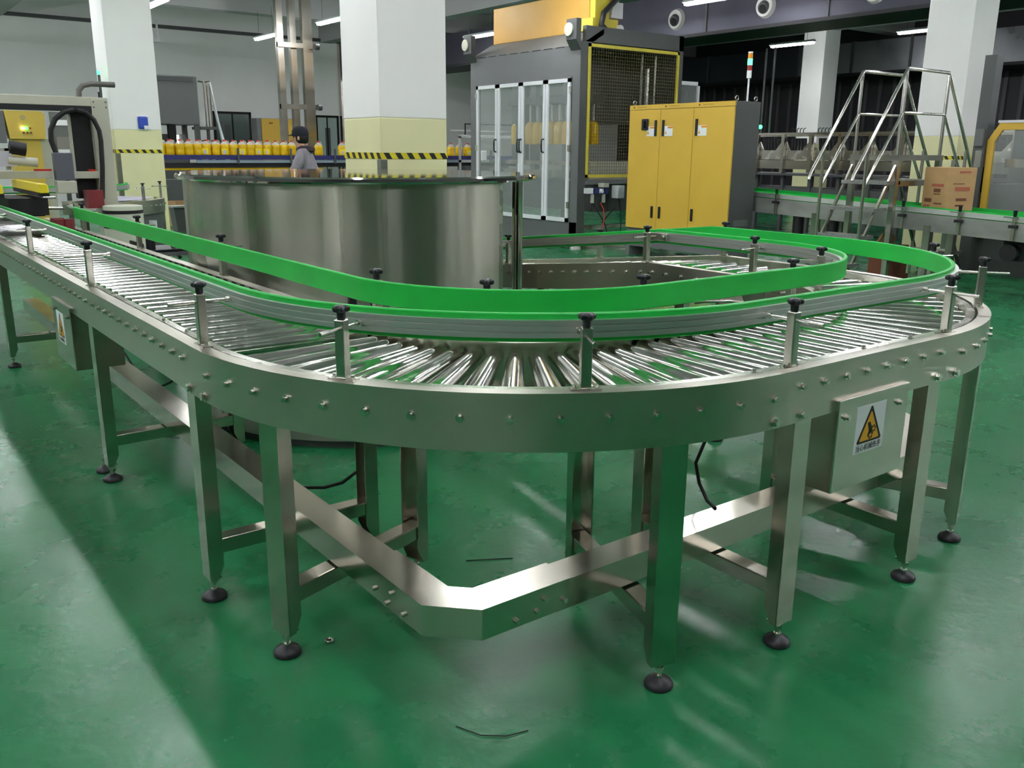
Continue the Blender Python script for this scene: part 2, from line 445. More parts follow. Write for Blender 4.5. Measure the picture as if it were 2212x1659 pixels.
LEG_T = .80
def leg_mesh(z1):
    m = MB(); z0 = .075
    t = .0045; wd = .075; dp = .045
    # C channel, web outwards (-x), open towards +x, lower ends of the flanges cut back
    m.bx(-.004, t - .004, -wd / 2, wd / 2, z0 + .0, z1)
    for s in (-1, 1):
        y0 = s * wd / 2; y1 = s * (wd / 2 - t)
        m.poly([(0, y0, z0), (.022, y0, z0), (dp, y0, z0 + .05), (dp, y0, z1), (0, y0, z1)], (0, y1 - y0, 0))
    m.bx(0, .035, -wd / 2 + .004, wd / 2 - .004, z0 + .004, z0 + .01)
    return m.mesh('leg', steel)
leg_me = leg_mesh(LEG_T)
stud_me = MB().cyl((0, 0, .02), (0, 0, .082), .007, n=10).cyl((0, 0, .052), (0, 0, .062), .013, n=6).cyl((0, 0, .03), (0, 0, .037), .012, n=12).mesh('threaded_stud', boltm, 40)
pad_me = MB().lathe([(.038, 0), (.041, .003), (.041, .010), (.036, .018), (.02, .027), (.013, .032)], n=28).mesh('foot_pad', padm, 35)
def leg(parent, p, n, me=None):
    a = math.atan2(n[1], n[0])
    o = link('leg', me or leg_me, parent, (p[0], p[1], 0), (0, 0, a))
    for nm, mm in (('threaded_stud', stud_me), ('foot_pad', pad_me)):
        c = bpy.data.objects.new(nm, mm); COL.objects.link(c); c.parent = o; c.location = (.016, 0, 0)
    return o
def legpair(parent, po, n, zt=None, wid=W):
    # po = point on outer edge, n inward; outer leg + inner leg + cross member
    po = Vector((po[0], po[1], 0)); n = Vector((n[0], n[1], 0)).normalized()
    me = leg_me if zt is None else leg_mesh(zt)
    leg(parent, po + n * .012, n, me); leg(parent, po + n * (wid - .012), -n, me)
    c = po + n * (wid / 2); a = math.atan2(n.y, n.x)
    m = MB().box((0, 0, 0), (wid - .035, .062, .05))
    o = link('cross_member', m.mesh('cross_member', steel), parent, (c.x, c.y, .19), (0, 0, a))
    b = o.modifiers.new('bevel', 'BEVEL'); b.width = .004; b.segments = 2

def straight(rt_, a, b, n, za, zb, rollers, bolts_out=True, bolts_in=False, strip=True, bz=.824):
    # a,b: outer edge ends; n inward; rollers: list of fractions along a->b
    a = Vector((a[0], a[1], za)); b = Vector((b[0], b[1], zb)); n = Vector((n[0], n[1], 0))
    fo = [(a, n), (b, n)]; fi = [(a + n * W, -n), (b + n * W, -n)]
    po = part('side_plate', MB().sweep(PLATE, fo), platem, rt_)
    pi_ = part('side_plate', MB().sweep(PLATE, fi), platem, rt_)
    if strip: part('roller_guard', MB().sweep(STRIP, fo), steelf, rt_)
    ang = math.atan2(n.y, n.x)
    tilt = math.atan2(zb - za, (b - a).xy.length)
    for f in rollers:
        p = a.lerp(b, f); p = p + Vector((0, 0, bz - HC))
        link('roller', roll_me, rt_, p + n * (.083 + LS / 2), (0, 0, ang))
        if bolts_out: link('bolt', bolt_me, po, p - n * .0, (0, 0, ang + PI))
        if bolts_in:
            link('bolt', bolt_me, pi_, p + n * W, (0, 0, ang))
        link('roller_socket', sock_me, pi_, p + n * (W - .0052) + Vector((0, 0, .004)), (0, 0, ang))
    return po, pi_
def curve(rt_, c, a0, a1, angs, bz=.807, strip=True, bolts=True):
    N = 28
    fo = [(Vector((c[0] + R * math.cos(t), c[1] + R * math.sin(t), HC)), Vector((-math.cos(t), -math.sin(t), 0))) for t in [a0 + (a1 - a0) * i / N for i in range(N + 1)]]
    fi = [(Vector((c[0] + RI * math.cos(t), c[1] + RI * math.sin(t), HC)), Vector((math.cos(t), math.sin(t), 0))) for t in [a0 + (a1 - a0) * i / N for i in range(N + 1)]]
    po = part('side_plate', MB().sweep(PLATE, fo), platem, rt_, smooth=30)
    pi_ = part('side_plate', MB().sweep(PLATE, fi), platem, rt_, smooth=30)
    if strip: part('roller_guard', MB().sweep(STRIP, fo), steelf, rt_, smooth=30)
    for t in angs:
        d = Vector((math.cos(t), math.sin(t), 0)); q = Vector((c[0], c[1], 0))
        r = R - .083 - LS / 2
        tilt = math.atan2(.015, LS)
        link('roller', croll_me, rt_, q + d * r + Vector((0, 0, .816)), (0, -tilt, math.atan2(-d.y, -d.x)))
        if bolts: link('bolt', bolt_me, po, q + d * R + Vector((0, 0, bz)), (0, 0, math.atan2(d.y, d.x)))
    return po, pi_
def pol(c, r, t): return Vector((c[0] + r * math.cos(t), c[1] + r * math.sin(t), 0))
def big(po, p, n, z): link('hex_bolt', hex_me, po, (p[0], p[1], z), (0, 0, math.atan2(n[1], n[0])))
def beam(parent, pts, name='lower_beam', g=0):
    # inverted channel swept along a polyline of centre points
    pts = [Vector((p[0], p[1], 0)) for p in pts]; fr = []
    for i, p in enumerate(pts):
        d = []
        if i: d.append((p - pts[i - 1]).normalized())
        if i < len(pts) - 1: d.append((pts[i + 1] - p).normalized())
        t = sum(d, Vector()).normalized(); nn = Vector((-t.y, t.x, 0)); k = 1 / max(.3, t.dot(d[0]))
        fr.append((p + Vector((0, 0, .31 + g)), nn * k))
    h = .052 + g
    prof = [(-h, 0), (h, 0), (h, -.088), (h - .004, -.088), (h - .004, -.004), (-h + .004, -.004), (-h + .004, -.088), (-h, -.088)]
    return part(name, MB().sweep(prof, fr), steel, parent)

# long straight on the left
AEND = 7.0
cA = root('roller_conveyor', 'long straight roller conveyor leading from the front curve to the carton sealer at left', 'conveyor', (-.91, 1.3, 0))
LA = AEND - R
ra = [(1.332 + .1082 * i - R) / LA for i in range(52)]
poA, piA = straight(cA, (-R, R), (-R, AEND), (1, 0), HC, HC, ra, True, False)
for v in (2.689, 4.10, 5.5): post(cA, (-R + .037, v), (1, 0))
for v in (2.714, 4.127, 5.563): post(cA, (-RI - .022, v), (-1, 0), inner=True)
for v in (1.32, 2.66, 5.3): legpair(cA, (-R, v), (1, 0))
for v in (2.80,):
    link('foot_pad', pad_me, cA, (-R + .03, v, 0)); link('threaded_stud', stud_me, cA, (-R + .03, v, 0))
for v in (1.5, 1.75, 2.45, 2.95, 3.9): link('cap_screw', vbolt_me, cA, (-R + .067, v, HC - .003))
big(poA, (-R, R + .06), (-1, 0), .738)
beam(cA, [(-.908, 6.3), (-.908, .66)])
def drive_cover(parent, x0, x1, y0, y1, z0, z1):
    return part('drive_cover', MB().bx(x0, x1, y0, y1, z0, z1), steel, parent, bevel=.003)
dcA = drive_cover(cA, -R - .016, -R + .2, 2.945, 3.345, .455, .748)

# curve in front
cF = root('curved_conveyor', 'nearest curved roller conveyor with tapered rollers fanned around the front corner', 'conveyor', (-.6, .6, 0))
angF = [PI + rad(4.6 + 5.865 * i) for i in range(15)]
poF, piF = curve(cF, C1, PI, PI * 1.5, angF)
for d in (30, 60.5): t = PI + rad(d); post(cF, pol(C1, R - .038, t), -pol((0, 0), 1, t))
post(cF, (-R + .037, 1.244), (1, 0))
post(cF, pol(C1, RI + .022, PI + rad(1)), pol((0, 0), 1, PI), inner=True); post(cF, pol(C1, RI + .022, PI + rad(43)), pol((0, 0), 1, PI + rad(43)), inner=True)
for d in (18, 72): t = PI + rad(d); legpair(cF, pol(C1, R, t), -pol((0, 0), 1, t))
for d in (3.2, 87.3): t = PI + rad(d); big(poF, pol(C1, R, t), pol((0, 0), 1, t), .738)
bm_ = beam(cF, [(-.908, .70), (-.908, .40), (-.828, .32), (-.55, .32)], 'corner_bracket', .004)
for (x, y, nx, ny, z) in ((-.96, .63, -1, 0, .255), (-.96, .56, -1, 0, .24), (-.96, .535, -1, 0, .28), (-.96, .47, -1, 0, .245),
                          (-.74, .268, 0, -1, .245), (-.67, .268, 0, -1, .25), (-.645, .268, 0, -1, .28), (-.575, .268, 0, -1, .255)):
    link('bolt', bolt_me, bm_, (x, y, z), (0, 0, math.atan2(ny, nx)))

# short straight on the right of the front curve
cB = root('roller_conveyor', 'short straight roller conveyor with hazard sticker on its drive cover, right of the front curve', 'conveyor', (.43, .32, 0))
rb = [(.047 + .1072 * i) / J3 for i in range(8)]
poB, piB = straight(cB, (0, 0), (J3, 0), (0, 1), HC, HC, rb)
post(cB, (.036, .037), (0, 1)); post(cB, (J3 + .03, .037), (0, 1))
post(cB, (.04, W - .022), (0, -1), inner=True); post(cB, (J3 - .02, W - .022), (0, -1), inner=True)
for u in (.083, .80): legpair(cB, (u, 0), (0, 1))
big(poB, (.06, 0), (0, -1), .742); big(poB, (J3 - .06, 0), (0, -1), .742)
for u in (-.08, .45, .72): link('cap_screw', vbolt_me, cB, (u, .067, HC - .003))
beam(cB, [(-.6, .32), (1.0, .32)])
dcB = drive_cover(cB, .22, .60, -.014, .2, .468, .757)
part('power_cable', MB().tube([(.30, .5, .56), (.248, .5, .478), (.213, .5, .417), (.214, .48, .35), (.19, .42, .31), (.16, .36, .312)], .006), blackm, cB, smooth=60)
part('power_cable', MB().tube([(-.60, 1.36, .40), (-.63, 1.363, .315), (-.70, 1.356, .284), (-.76, 1.384, .270), (-.82, 1.408, .276), (-.875, 1.42, .29)], .006), blackm, cF, smooth=60)
part('power_cable', MB().tube([(-.80, 2.95, .36), (-.80, 3.05, .315), (-.84, 3.2, .25), (-.82, 3.45, .23), (-.80, 3.75, .245), (-.80, 3.95, .30)], .006), blackm, cA, smooth=60)

# second curve and the straight behind it
cG = root('curved_conveyor', 'right-hand curved roller conveyor turning back towards the yellow cabinet', 'conveyor', (1.5, .6, 0))
angG = [1.5 * PI + rad(4.6 + 5.865 * i) for i in range(15)]
poG, piG = curve(cG, C2, 1.5 * PI, 2 * PI, angG)
for d in (33, 60): t = 1.5 * PI + rad(d); post(cG, pol(C2, R - .038, t), -pol((0, 0), 1, t))
post(cG, pol(C2, RI + .022, 1.5 * PI + rad(47)), pol((0, 0), 1, 1.5 * PI + rad(47)), inner=True)
for d in (19.7, 70): t = 1.5 * PI + rad(d); legpair(cG, pol(C2, R, t), -pol((0, 0), 1, t))
for d in (3,): t = 1.5 * PI + rad(d); big(poG, pol(C2, R, t), pol((0, 0), 1, t), .74)
beam(cG, [(.98, .32), (1.32, .32), (1.60, .45), (1.75, .75), (1.763, 1.2)], 'corner_bracket', .004)
cC = root('roller_conveyor', 'short straight roller conveyor joining the right curve to the downhill section', 'conveyor', (XO - W / 2, 1.6, 0))
rc = [(1.30 + .106 * i - R) / (VC - R) for i in range(7)]
poC, piC = straight(cC, (XO, R), (XO, VC), (-1, 0), HC, HC, rc, False, True, False)
post(cC, (XI + .022, R + .06), (1, 0), inner=True); post(cC, (XO - .037, VC - .02), (-1, 0))
legpair(cC, (XO, 1.45), (-1, 0))
beam(cC, [(XO - W / 2, 1.2), (XO - W / 2, 2.2)])
part('guide_bracket', MB().tube([(1.44, 1.30, .745), (1.40, 1.36, .75), (1.38, 1.50, .73), (1.40, 1.58, .71)], .008), steelf, cC, smooth=60)
part('bearing_cover', MB().cyl((XI - .015, 1.245, .80), (XI + .004, 1.245, .80), .07, n=24), steelf, cC, smooth=40)
DV = 4.6
zD = HC - GRADE * (DV - VC)
cD = root('roller_conveyor', 'downhill roller conveyor sloping away behind the round tank', 'conveyor', (XO - W / 2, 3, 0))
rd_ = [(.05 + .108 * i) / (DV - VC) for i in range(24)]
poD, piD = straight(cD, (XO, VC), (XO, DV), (-1, 0), HC, zD, rd_, False, True, False)
post(cD, (XI + .022, VC + .03), (1, 0), inner=True); post(cD, (XI + .022, 3.25), (1, 0), HC - GRADE * (3.25 - VC), inner=True); post(cD, (XO - .037, 3.0), (-1, 0), HC - GRADE * (3.0 - VC))
legpair(cD, (XO, 2.25), (-1, 0), .76); legpair(cD, (XO, 3.6), (-1, 0), .6)

# guard rails: green strip in front of a ribbed aluminium profile
def rail(name, label, frames, o_green, sgn, cat='guard rail'):
    # frames: (origin at HC, inward normal) along an edge; o_green offset of the strip face inwards
    r_ = root(name, label, cat, frames[len(frames) // 2][0], 'green guard rails' if False else None)
    g0 = o_green; g = [(g0 - .013, .0985), (g0 - .009, .0965 + .008 * 0), (g0 - .013, .0985)]
    gp = [(g0, .102), (g0 + .004, .099), (g0 + .004, .171), (g0, .1745), (g0 - .009, .1745), (g0 - .012, .171), (g0 - .012, .102), (g0 - .009, .099)]
    gp = [(g0, .0985), (g0 + .003, .1015), (g0 + .003, .1715), (g0, .1745), (g0 - .009, .1745), (g0 - .012, .1715), (g0 - .012, .1015), (g0 - .009, .0985)]
    part('green_strip', MB().sweep(gp, frames), green, r_, smooth=35)
    a0 = g0 - .012; a1 = g0 - .026
    ap = [(a0, .112), (a1, .112), (a1, .124), (a1 + .004, .1255), (a1 + .004, .128), (a1, .1295), (a1, .142), (a1 + .004, .1435), (a1 + .004, .146), (a1, .1475), (a1, .1585), (a0, .1585)]
    part('aluminium_profile', MB().sweep(ap, frames), alu, r_, smooth=20)
    return r_
def fr_line(p, q, n, z0=HC, z1=HC): return [(Vector((p[0], p[1], z0)), Vector((n[0], n[1], 0))), (Vector((q[0], q[1], z1)), Vector((n[0], n[1], 0)))]
def fr_arc(c, r, a0, a1, sgn, N=30):
    o = []
    for i in range(N + 1):
        t = a0 + (a1 - a0) * i / N
        o.append((Vector((c[0] + r * math.cos(t), c[1] + r * math.sin(t), HC)), Vector((math.cos(t), math.sin(t), 0)) * sgn))
    return o
fo = fr_line((-R, 6.6), (-R, R), (1, 0))[:1] + fr_arc(C1, R, PI, 1.5 * PI, -1) + fr_arc(C2, R, 1.5 * PI, 2 * PI, -1) + fr_line((XO, R), (XO, VC - .03), (-1, 0))[1:]
rail('guard_rail', 'outer green guard rail following the whole outside of the conveyor loop', fo, .155, 1)
fi = [(Vector((-RI - .05, 5.50, HC)), Vector((-1, 0, 0))), (Vector((-RI, 5.42, HC)), Vector((-1, 0, 0)))] + fr_arc(C1, RI, PI, 1.5 * PI, 1) + fr_arc(C2, RI, 1.5 * PI, 2 * PI, 1) + fr_line((XI, R), (XI, VC + .02), (1, 0))[1:]
fi[0] = (Vector((-RI + .03, 5.47, HC)), Vector((-1, 0, 0)))
rail('guard_rail', 'inner green guard rail, broad face towards the camera, inside the conveyor loop', fi, .105, 1)
fd = fr_line((XI, VC + .02), (XI, DV), (1, 0), HC - GRADE * .02, zD)
rail('guard_rail', 'near green rail of the downhill conveyor, right of the round tank', fd, .105, 1)
fd2 = fr_line((XO, VC - .03), (XO, DV), (-1, 0), HC, zD)
rail('guard_rail', 'far green rail of the downhill conveyor in front of the yellow cabinet', fd2, .155, 1)
cp = root('rail_clamp', 'small steel clamp joining the near rail where the slope begins', 'clamp', (XI + .075, VC + .02, .98))
part('clamp_block', MB().bx(XI + .066, XI + .08, VC - .07, VC + .1, .988, 1.028), steelf, cp, bevel=.004)
for dy in (-.045, .07): link('bolt', bolt_me, cp, (XI + .066, VC + dy, 1.008), (0, 0, PI))

# hazard stickers on the drive covers
def sticker(parent, o, ux, uz, w_, h_, nrm, full=True):
    # o = lower left corner, ux = unit vector to the right, nrm outward
    o = Vector(o); ux = Vector(ux); z = Vector((0, 0, 1)); nrm = Vector(nrm)
    def P(a, b, k=0): return o + ux * (a * w_) + z * (b * h_) + nrm * k
    part('hazard_sticker', MB().poly([P(0, 0), P(1, 0), P(1, 1), P(0, 1)], nrm * .0006), paper, parent)
    def tri(cx, cy, s, k):   # rounded triangle, s = half base in w_ units, height follows
        hh = s * 1.74 * w_ / h_; out = []
        cor = [(cx - s, cy), (cx + s, cy), (cx, cy + hh)]
        for i, c in enumerate(cor):
            for j in (-1, 1):
                q = cor[(i + j) % 3]; out.append(P(c[0] + (q[0] - c[0]) * .05, c[1] + (q[1] - c[1]) * .05, k))
        order = [out[0], out[1], out[2], out[3], out[4], out[5]]
        return [out[1], out[2], out[3], out[4], out[5], out[0]]
    part('warning_triangle_edge', MB().poly(tri(.5, .20, .44, .0007), nrm * .0003), signk, parent)
    part('warning_triangle', MB().poly(tri(.5, .245, .345, .0011), nrm * .0003), signy, parent)
    m = MB()
    def blob(pts): m.poly([P(a, b, .0015) for a, b in pts], nrm * .0003)
    blob([(.40, .62), (.48, .63), (.55, .52), (.58, .46), (.50, .40), (.46, .44), (.43, .52)])
    blob([(.47, .46), (.50, .46), (.46, .34), (.42, .33)]); blob([(.52, .45), (.55, .46), (.53, .36), (.50, .36)])
    for cx, cy, rr in ((.53, .34, .075), (.62, .46, .07)):
        ri = rr * .6
        for i in range(12):
            a0 = 2 * PI * i / 12; a1 = 2 * PI * (i + 1) / 12; am = (a0 + a1) / 2
            k = w_ / h_
            if i % 2 == 0:
                blob([(cx + ri * math.cos(a0), cy + ri * k * math.sin(a0)), (cx + rr * 1.18 * math.cos(a0), cy + rr * 1.18 * k * math.sin(a0)), (cx + rr * 1.18 * math.cos(a1), cy + rr * 1.18 * k * math.sin(a1)), (cx + ri * math.cos(a1), cy + ri * k * math.sin(a1))])
            else:
                blob([(cx + ri * math.cos(a0), cy + ri * k * math.sin(a0)), (cx + rr * .9 * math.cos(a0), cy + rr * .9 * k * math.sin(a0)), (cx + rr * .9 * math.cos(a1), cy + rr * .9 * k * math.sin(a1)), (cx + ri * math.cos(a1), cy + ri * k * math.sin(a1))])
    part('crush_symbol', m, signk, parent)
    me = text_mesh('sticker_text', '当心机械伤手', h_ * .125, signk)
    t = link('sticker_text', me, parent, P(.5, .095, .0012))
    M = Matrix((ux, z, nrm)).transposed()
    t.rotation_euler = M.to_euler()
    wd = max(v.co.x for v in me.vertices) - min(v.co.x for v in me.vertices)
    k = .86 * w_ / wd; t.scale = (k, k, 1)
sticker(dcB, (.318, -.0142, .570), (1, 0, 0), 1, .156, .150, (0, -1, 0))
sticker(dcA, (-R - .0162, 3.262, .547), (0, -1, 0), 1, .156, .150, (-1, 0, 0))
for u in (.262, .548): link('bolt', bolt_me, dcB, (u, -.014, .70 if u < .4 else .70), (0, 0, -PI / 2))
for v in (2.99, 3.30): link('bolt', bolt_me, dcA, (-R - .016, v, .70), (0, 0, PI))
# ---------------------------------------------------------------- round steel tank inside the loop
TC = (.39, 3.22)
tk = root('steel_tank', 'large round polished steel tank cover with a flat mirror top inside the conveyor loop', 'tank', (TC[0], TC[1], 0))
def fr_arc0(c, r, a0, a1, N): return [(Vector((c[0] + r * math.cos(t), c[1] + r * math.sin(t), 0)), Vector((-math.cos(t), -math.sin(t), 0))) for t in [a0 + (a1 - a0) * i / N for i in range(N + 1)]]
part('shell', MB().sweep([(0, .04), (.004, .04), (.004, 1.298), (0, 1.298)], fr_arc0(TC, .955, rad(-70), rad(-325), 110)), tankm, tk, smooth=30)
part('top_plate', MB().lathe([(.95, 1.293), (.985, 1.295), (.992, 1.303), (.992, 1.317), (.985, 1.325)], (TC[0], TC[1], 0), n=110), tanktop, tk, smooth=30)
for d in (-52, -18, 20):
    t = rad(d); part('tank_post', MB().cyl((TC[0] + .93 * math.cos(t), TC[1] + .93 * math.sin(t), .02), (TC[0] + .93 * math.cos(t), TC[1] + .93 * math.sin(t), 1.295), .02, n=14), roller_m, tk, smooth=40)
part('inner_drum', MB().cyl((TC[0], TC[1], .03), (TC[0], TC[1], 1.1), .72, n=60), steel, tk, smooth=30)
part('edge_strip', MB().bx(TC[0] + .955 * math.cos(rad(-70)) - .01, TC[0] + .955 * math.cos(rad(-70)) + .012, TC[1] + .955 * math.sin(rad(-70)) - .004, TC[1] + .955 * math.sin(rad(-70)) + .02, .04, 1.298), steelf, tk)
part('base_ring', MB().cyl((TC[0], TC[1], 0), (TC[0], TC[1], .05), .93, n=60), greyd, tk)
sb = root('sensor', 'small black photo sensor on a bracket between tank and front curve', 'sensor', (-.45, 2.0, .62))
part('sensor_body', MB().box((-.5, 1.62, .90), (.03, .02, .06)), knobm, sb, bevel=.003)
part('sensor_bracket', MB().bx(-.53, -.47, 1.60, 1.64, .862, .868).bx(-.53, -.526, 1.60, 1.64, .80, .868), steelf, sb)
part('sensor_lead', MB().tube([(-.485, 1.62, .93), (-.455, 1.62, .94), (-.43, 1.60, .88), (-.42, 1.59, .78)], .004), blackm, sb, smooth=60)

# ---------------------------------------------------------------- case packing machine (grey housing, glass doors, yellow top)
MX, MV0, MV1, MXB = 6.858, 8.75, 11.54, 9.0
mc = root('packing_machine', 'tall grey case packing machine with four glass doors and a yellow top panel', 'machine', (MX, 10.1, 0))
H = MB()
H.bx(MX, MX + .06, MV0, MV1, 2.52, 2.93); H.bx(MX, MX + .06, 11.36, MV1, .12, 2.52); H.bx(MX, MX + .06, MV0 + .002, 8.92, .12, 2.52); H.bx(MX, MX + .06, MV0, MV1, .12, .41)
part('front_frame', H, greyp, mc)
part('door_header', MB().bx(MX - .012, MX + .02, 8.92, 11.36, 2.487, 2.52), greyp, mc)
for q in ((MX + .002, MX + .15, MV0 - .004, MV0 + .1, .12, 2.97), (MXB - .1, MXB, MV0, MV0 + .1, .0, 3.2), (MX + .06, MX + .12, MV1 - .12, MV1, 0, 2.88), (MXB - .1, MXB, MV1 - .1, MV1, 0, 3.2)): part('corner_post', MB().bx(*q), greyd, mc)
part('sloped_hood', MB().poly([(MX, MV0, 2.93), (MX + .44, MV0, 3.18), (MX + .44, MV0, 3.10), (MX + .06, MV0, 2.88)], (0, MV1 - MV0, 0)), greyp, mc)
part('roof', MB().bx(MX + .44, MXB, MV0 + .1, MV1, 3.08, 3.14), greyd, mc)
part('side_beam', MB().bx(MX + .1, MXB, MV0, MV0 + .08, 2.98, 3.2), greyd, mc)
part('rear_panel', MB().bx(MXB - .03, MXB, MV0 + .1, MV1 - .1, 1.9, 3.1), greyd, mc)
for k in range(9):
    y = 11.30 - k * .285; part('vent_slot', MB().bx(MX - .004, MX + .002, y - .2, y, 2.922, 2.932), darkm, mc)
part('yellow_panel', MB().bx(7.30, 7.9, 9.09, 11.5, 3.18, 3.74), yelp, mc, bevel=.01)
vs = [11.345, 10.74, 10.115, 9.50, 8.93]
for k in range(4):
    y1, y0 = vs[k] - .006, vs[k + 1] + .006; t = .055
    d = MB(); d.bx(MX - .03, MX - .002, y0, y1, .41, .47); d.bx(MX - .03, MX - .002, y0, y1, 2.43, 2.485); d.bx(MX - .03, MX - .002, y0, y0 + t, .41, 2.485); d.bx(MX - .03, MX - .002, y1 - t, y1, .41, 2.485)
    D_ = part('door', d, alu if False else lampbody, mc)
    part('pane', MB().bx(MX - .018, MX - .014, y0 + t, y1 - t, .47, 2.43), glass, D_)
    hy = {0: [y0 + .02], 1: [y0 + .02], 2: [y1 - .02, y0 + .02], 3: []}[k]
    for h in hy:
        part('handle', MB().tube([(MX - .03, h, 1.43), (MX - .07, h, 1.44), (MX - .075, h, 1.5), (MX - .075, h, 1.58), (MX - .07, h, 1.62), (MX - .03, h, 1.63)], .012), knobm, D_, smooth=60)
    if k in (0, 3):
        for z in (.62, 1.45, 2.28): part('hinge', MB().bx(MX - .035, MX, (y1 if k == 0 else y0) - .025, (y1 if k == 0 else y0) + .025, z, z + .09), boltm, D_)
for (y, z) in ((8.85, 0), (11.45, 0), (10.1, 0)):
    part('leveling_foot', MB().lathe([(.08, 0), (.08, .03), (.04, .06), (.03, .12)], (MX + .08, y, 0), n=16), nozz, mc, smooth=40)
# side with wire mesh in a yellow frame
yf = MB(); x0, x1, z0, z1 = 7.0, 8.9, 1.07, 2.96; yv = MV0 - .02
yf.bx(x0, x0 + .045, yv, yv + .03, z0, z1); yf.bx(x1 - .045, x1, yv, yv + .03, z0, z1); yf.bx(x0, x1, yv, yv + .03, z0, z0 + .045); yf.bx(x0, x1, yv, yv + .03, z1 - .045, z1)
fp = part('mesh_frame', yf, yelg, mc)
wm = MB()
for i in range(38): x = x0 + .06 + i * .048; wm.bx(x - .002, x + .002, yv + .012, yv + .016, z0 + .03, z1 - .03)
for i in range(38): z = z0 + .06 + i * .048; wm.bx(x0 + .03, x1 - .03, yv + .016, yv + .02, z - .002, z + .002)
part('wire_mesh', wm, wirem, fp, kind='stuff')
part('lower_rail', MB().bx(7.0, 8.95, MV0 - .01, MV0 + .06, .97, 1.03), greyp, mc)
# inside: gripper head with jugs, beams, guide rods
def jug_mb(c, s=1, n=14):
    m = MB(); m.lathe([(.062 * s, 0), (.068 * s, .02 * s), (.066 * s, .1 * s), (.068 * s, .19 * s), (.05 * s, .235 * s), (.03 * s, .25 * s)], c, n=n); return m
body = MB(); hd = MB()
for ix in range(3):
    for iy in range(9):
        c = (7.62 + ix * .2, 9.72 + iy * .19, 1.56)
        part('held_jug', jug_mb(c, 1.45, 10), oil, mc, smooth=50)
        hd.cyl((c[0], c[1], 1.93), (c[0], c[1], 2.25), .028, n=8)
part('gripper_rods', hd, boltm, mc, smooth=40)
part('gripper_plate', MB().bx(7.5, 8.15, 9.6, 11.35, 2.2, 2.32), greyd, mc)
part('inner_beam', MB().bx(7.15, 7.22, 8.9, 11.4, 1.24, 1.3).bx(7.15, 7.22, 8.9, 11.4, 1.05, 1.16), steel, mc)
part('bed', MB().bx(7.3, 8.85, 8.85, 11.4, .55, 1.0), greyd, mc)
part('machine_tray', MB().bx(7.2, 8.7, 8.95, 9.4, 1.0, 1.22).bx(7.5, 8.7, 9.0, 9.3, 1.22, 1.3), beige, mc)
part('lift_column', MB().bx(7.32, 7.6, 8.98, 9.2, 3.1, 4.2).bx(7.25, 7.75, 8.95, 9.25, 3.18, 3.35), yelg, mc)
part('lift_motor', MB().bx(7.66, 7.86, 8.96, 9.14, 3.38, 3.6).cyl((7.8, 8.93, 3.22), (7.8, 9.2, 3.22), .07, n=14), lampbody, mc)
part('flat_hose', MB().tube([(7.85, 8.94, 3.95), (7.78, 8.93, 3.7), (7.6, 8.92, 3.56), (7.42, 8.9, 3.42), (7.36, 8.88, 3.25), (7.5, 8.86, 3.14), (8.0, 8.86, 3.12)], .045), blackm, mc, smooth=60)
for i, (x, y) in enumerate(((8.25, 8.9), (8.55, 8.9))):
    part('guide_rod', MB().cyl((x, y, 1.3), (x, y, 2.9), .016, n=8), boltm, mc, smooth=40)
part('lift_cylinder', MB().cyl((8.4, 8.92, 1.9), (8.4, 8.92, 2.7), .03, n=10).cyl((8.4, 8.92, 1.5), (8.4, 8.92, 1.9), .022, n=10), steelf, mc, smooth=40)
part('rear_column', MB().bx(8.0, 8.1, 11.2, 11.35, .6, 3.1).bx(7.55, 7.62, 10.9, 11.3, 1.3, 3.1), greyd, mc)
# brackets with fans at the two upper corners
for (y, lab) in ((8.86, 'R'), (11.5, 'L')):
    f = MB(); f.bx(MX - .10, MX - .01, y - .12, y + .1, 3.0, 3.28); f.poly([(MX - .10, y - .12, 3.0), (MX - .01, y - .12, 3.0), (MX - .0, y - .12, 2.86)], (0, .22, 0))
    fb = part('corner_bracket', f, greyd, mc)
    part('fan_disc', MB().cyl((MX - .12, y + .04, 3.14), (MX - .095, y + .04, 3.14), .09, n=18), beige, fb, smooth=40)
# pneumatics below the mesh
fr = MB(); fr.bx(6.98, 7.1, 8.66, 8.74, .84, .92)
part('valve_block', fr, lampbody, mc)
part('air_regulator', MB().bx(7.13, 7.22, 8.66, 8.74, .83, .92).bx(7.32, 7.4, 8.66, 8.74, .83, .92), navy, mc)
part('air_regulator_body', MB().bx(7.22, 7.32, 8.67, 8.73, .84, .91), lampbody, mc)
part('gauge', MB().cyl((7.27, 8.64, .87), (7.27, 8.68, .87), .028, n=14), paper, mc)
for x in (7.12, 7.35): part('filter_bowl', MB().cyl((x, 8.70, .70), (x, 8.70, .83), .03, .026, n=12), beige, mc, smooth=40)
part('junction_box', MB().bx(7.55, 7.69, 8.6, 8.74, .76, .95), lampbody, mc, bevel=.006)
part('junction_box', MB().bx(7.27, 7.38, 8.62, 8.74, .93, .99), beige, mc)
part('red_hose', MB().tube([(7.27, 8.68, .70), (7.29, 8.62, .6), (7.27, 8.58, .45), (7.2, 8.55, .33), (7.15, 8.5, .2)], .008), capr, mc, smooth=60)
for pts in ([(7.12, 8.7, .7), (7.1, 8.68, .6), (7.04, 8.66, .58)], [(7.15, 8.7, .68), (7.22, 8.66, .55), (7.3, 8.62, .42), (7.34, 8.58, .25)], [(7.66, 8.68, .75), (7.68, 8.66, .55), (7.64, 8.6, .35), (7.6, 8.58, .2)], [(7.35, 8.7, .7), (7.38, 8.66, .6), (7.32, 8.66, .52)], [(7.6, 8.7, .62), (7.45, 8.7, .5), (7.3, 8.66, .4)]):
    part('black_hose', MB().tube(pts, .009), blackm, mc, smooth=60)
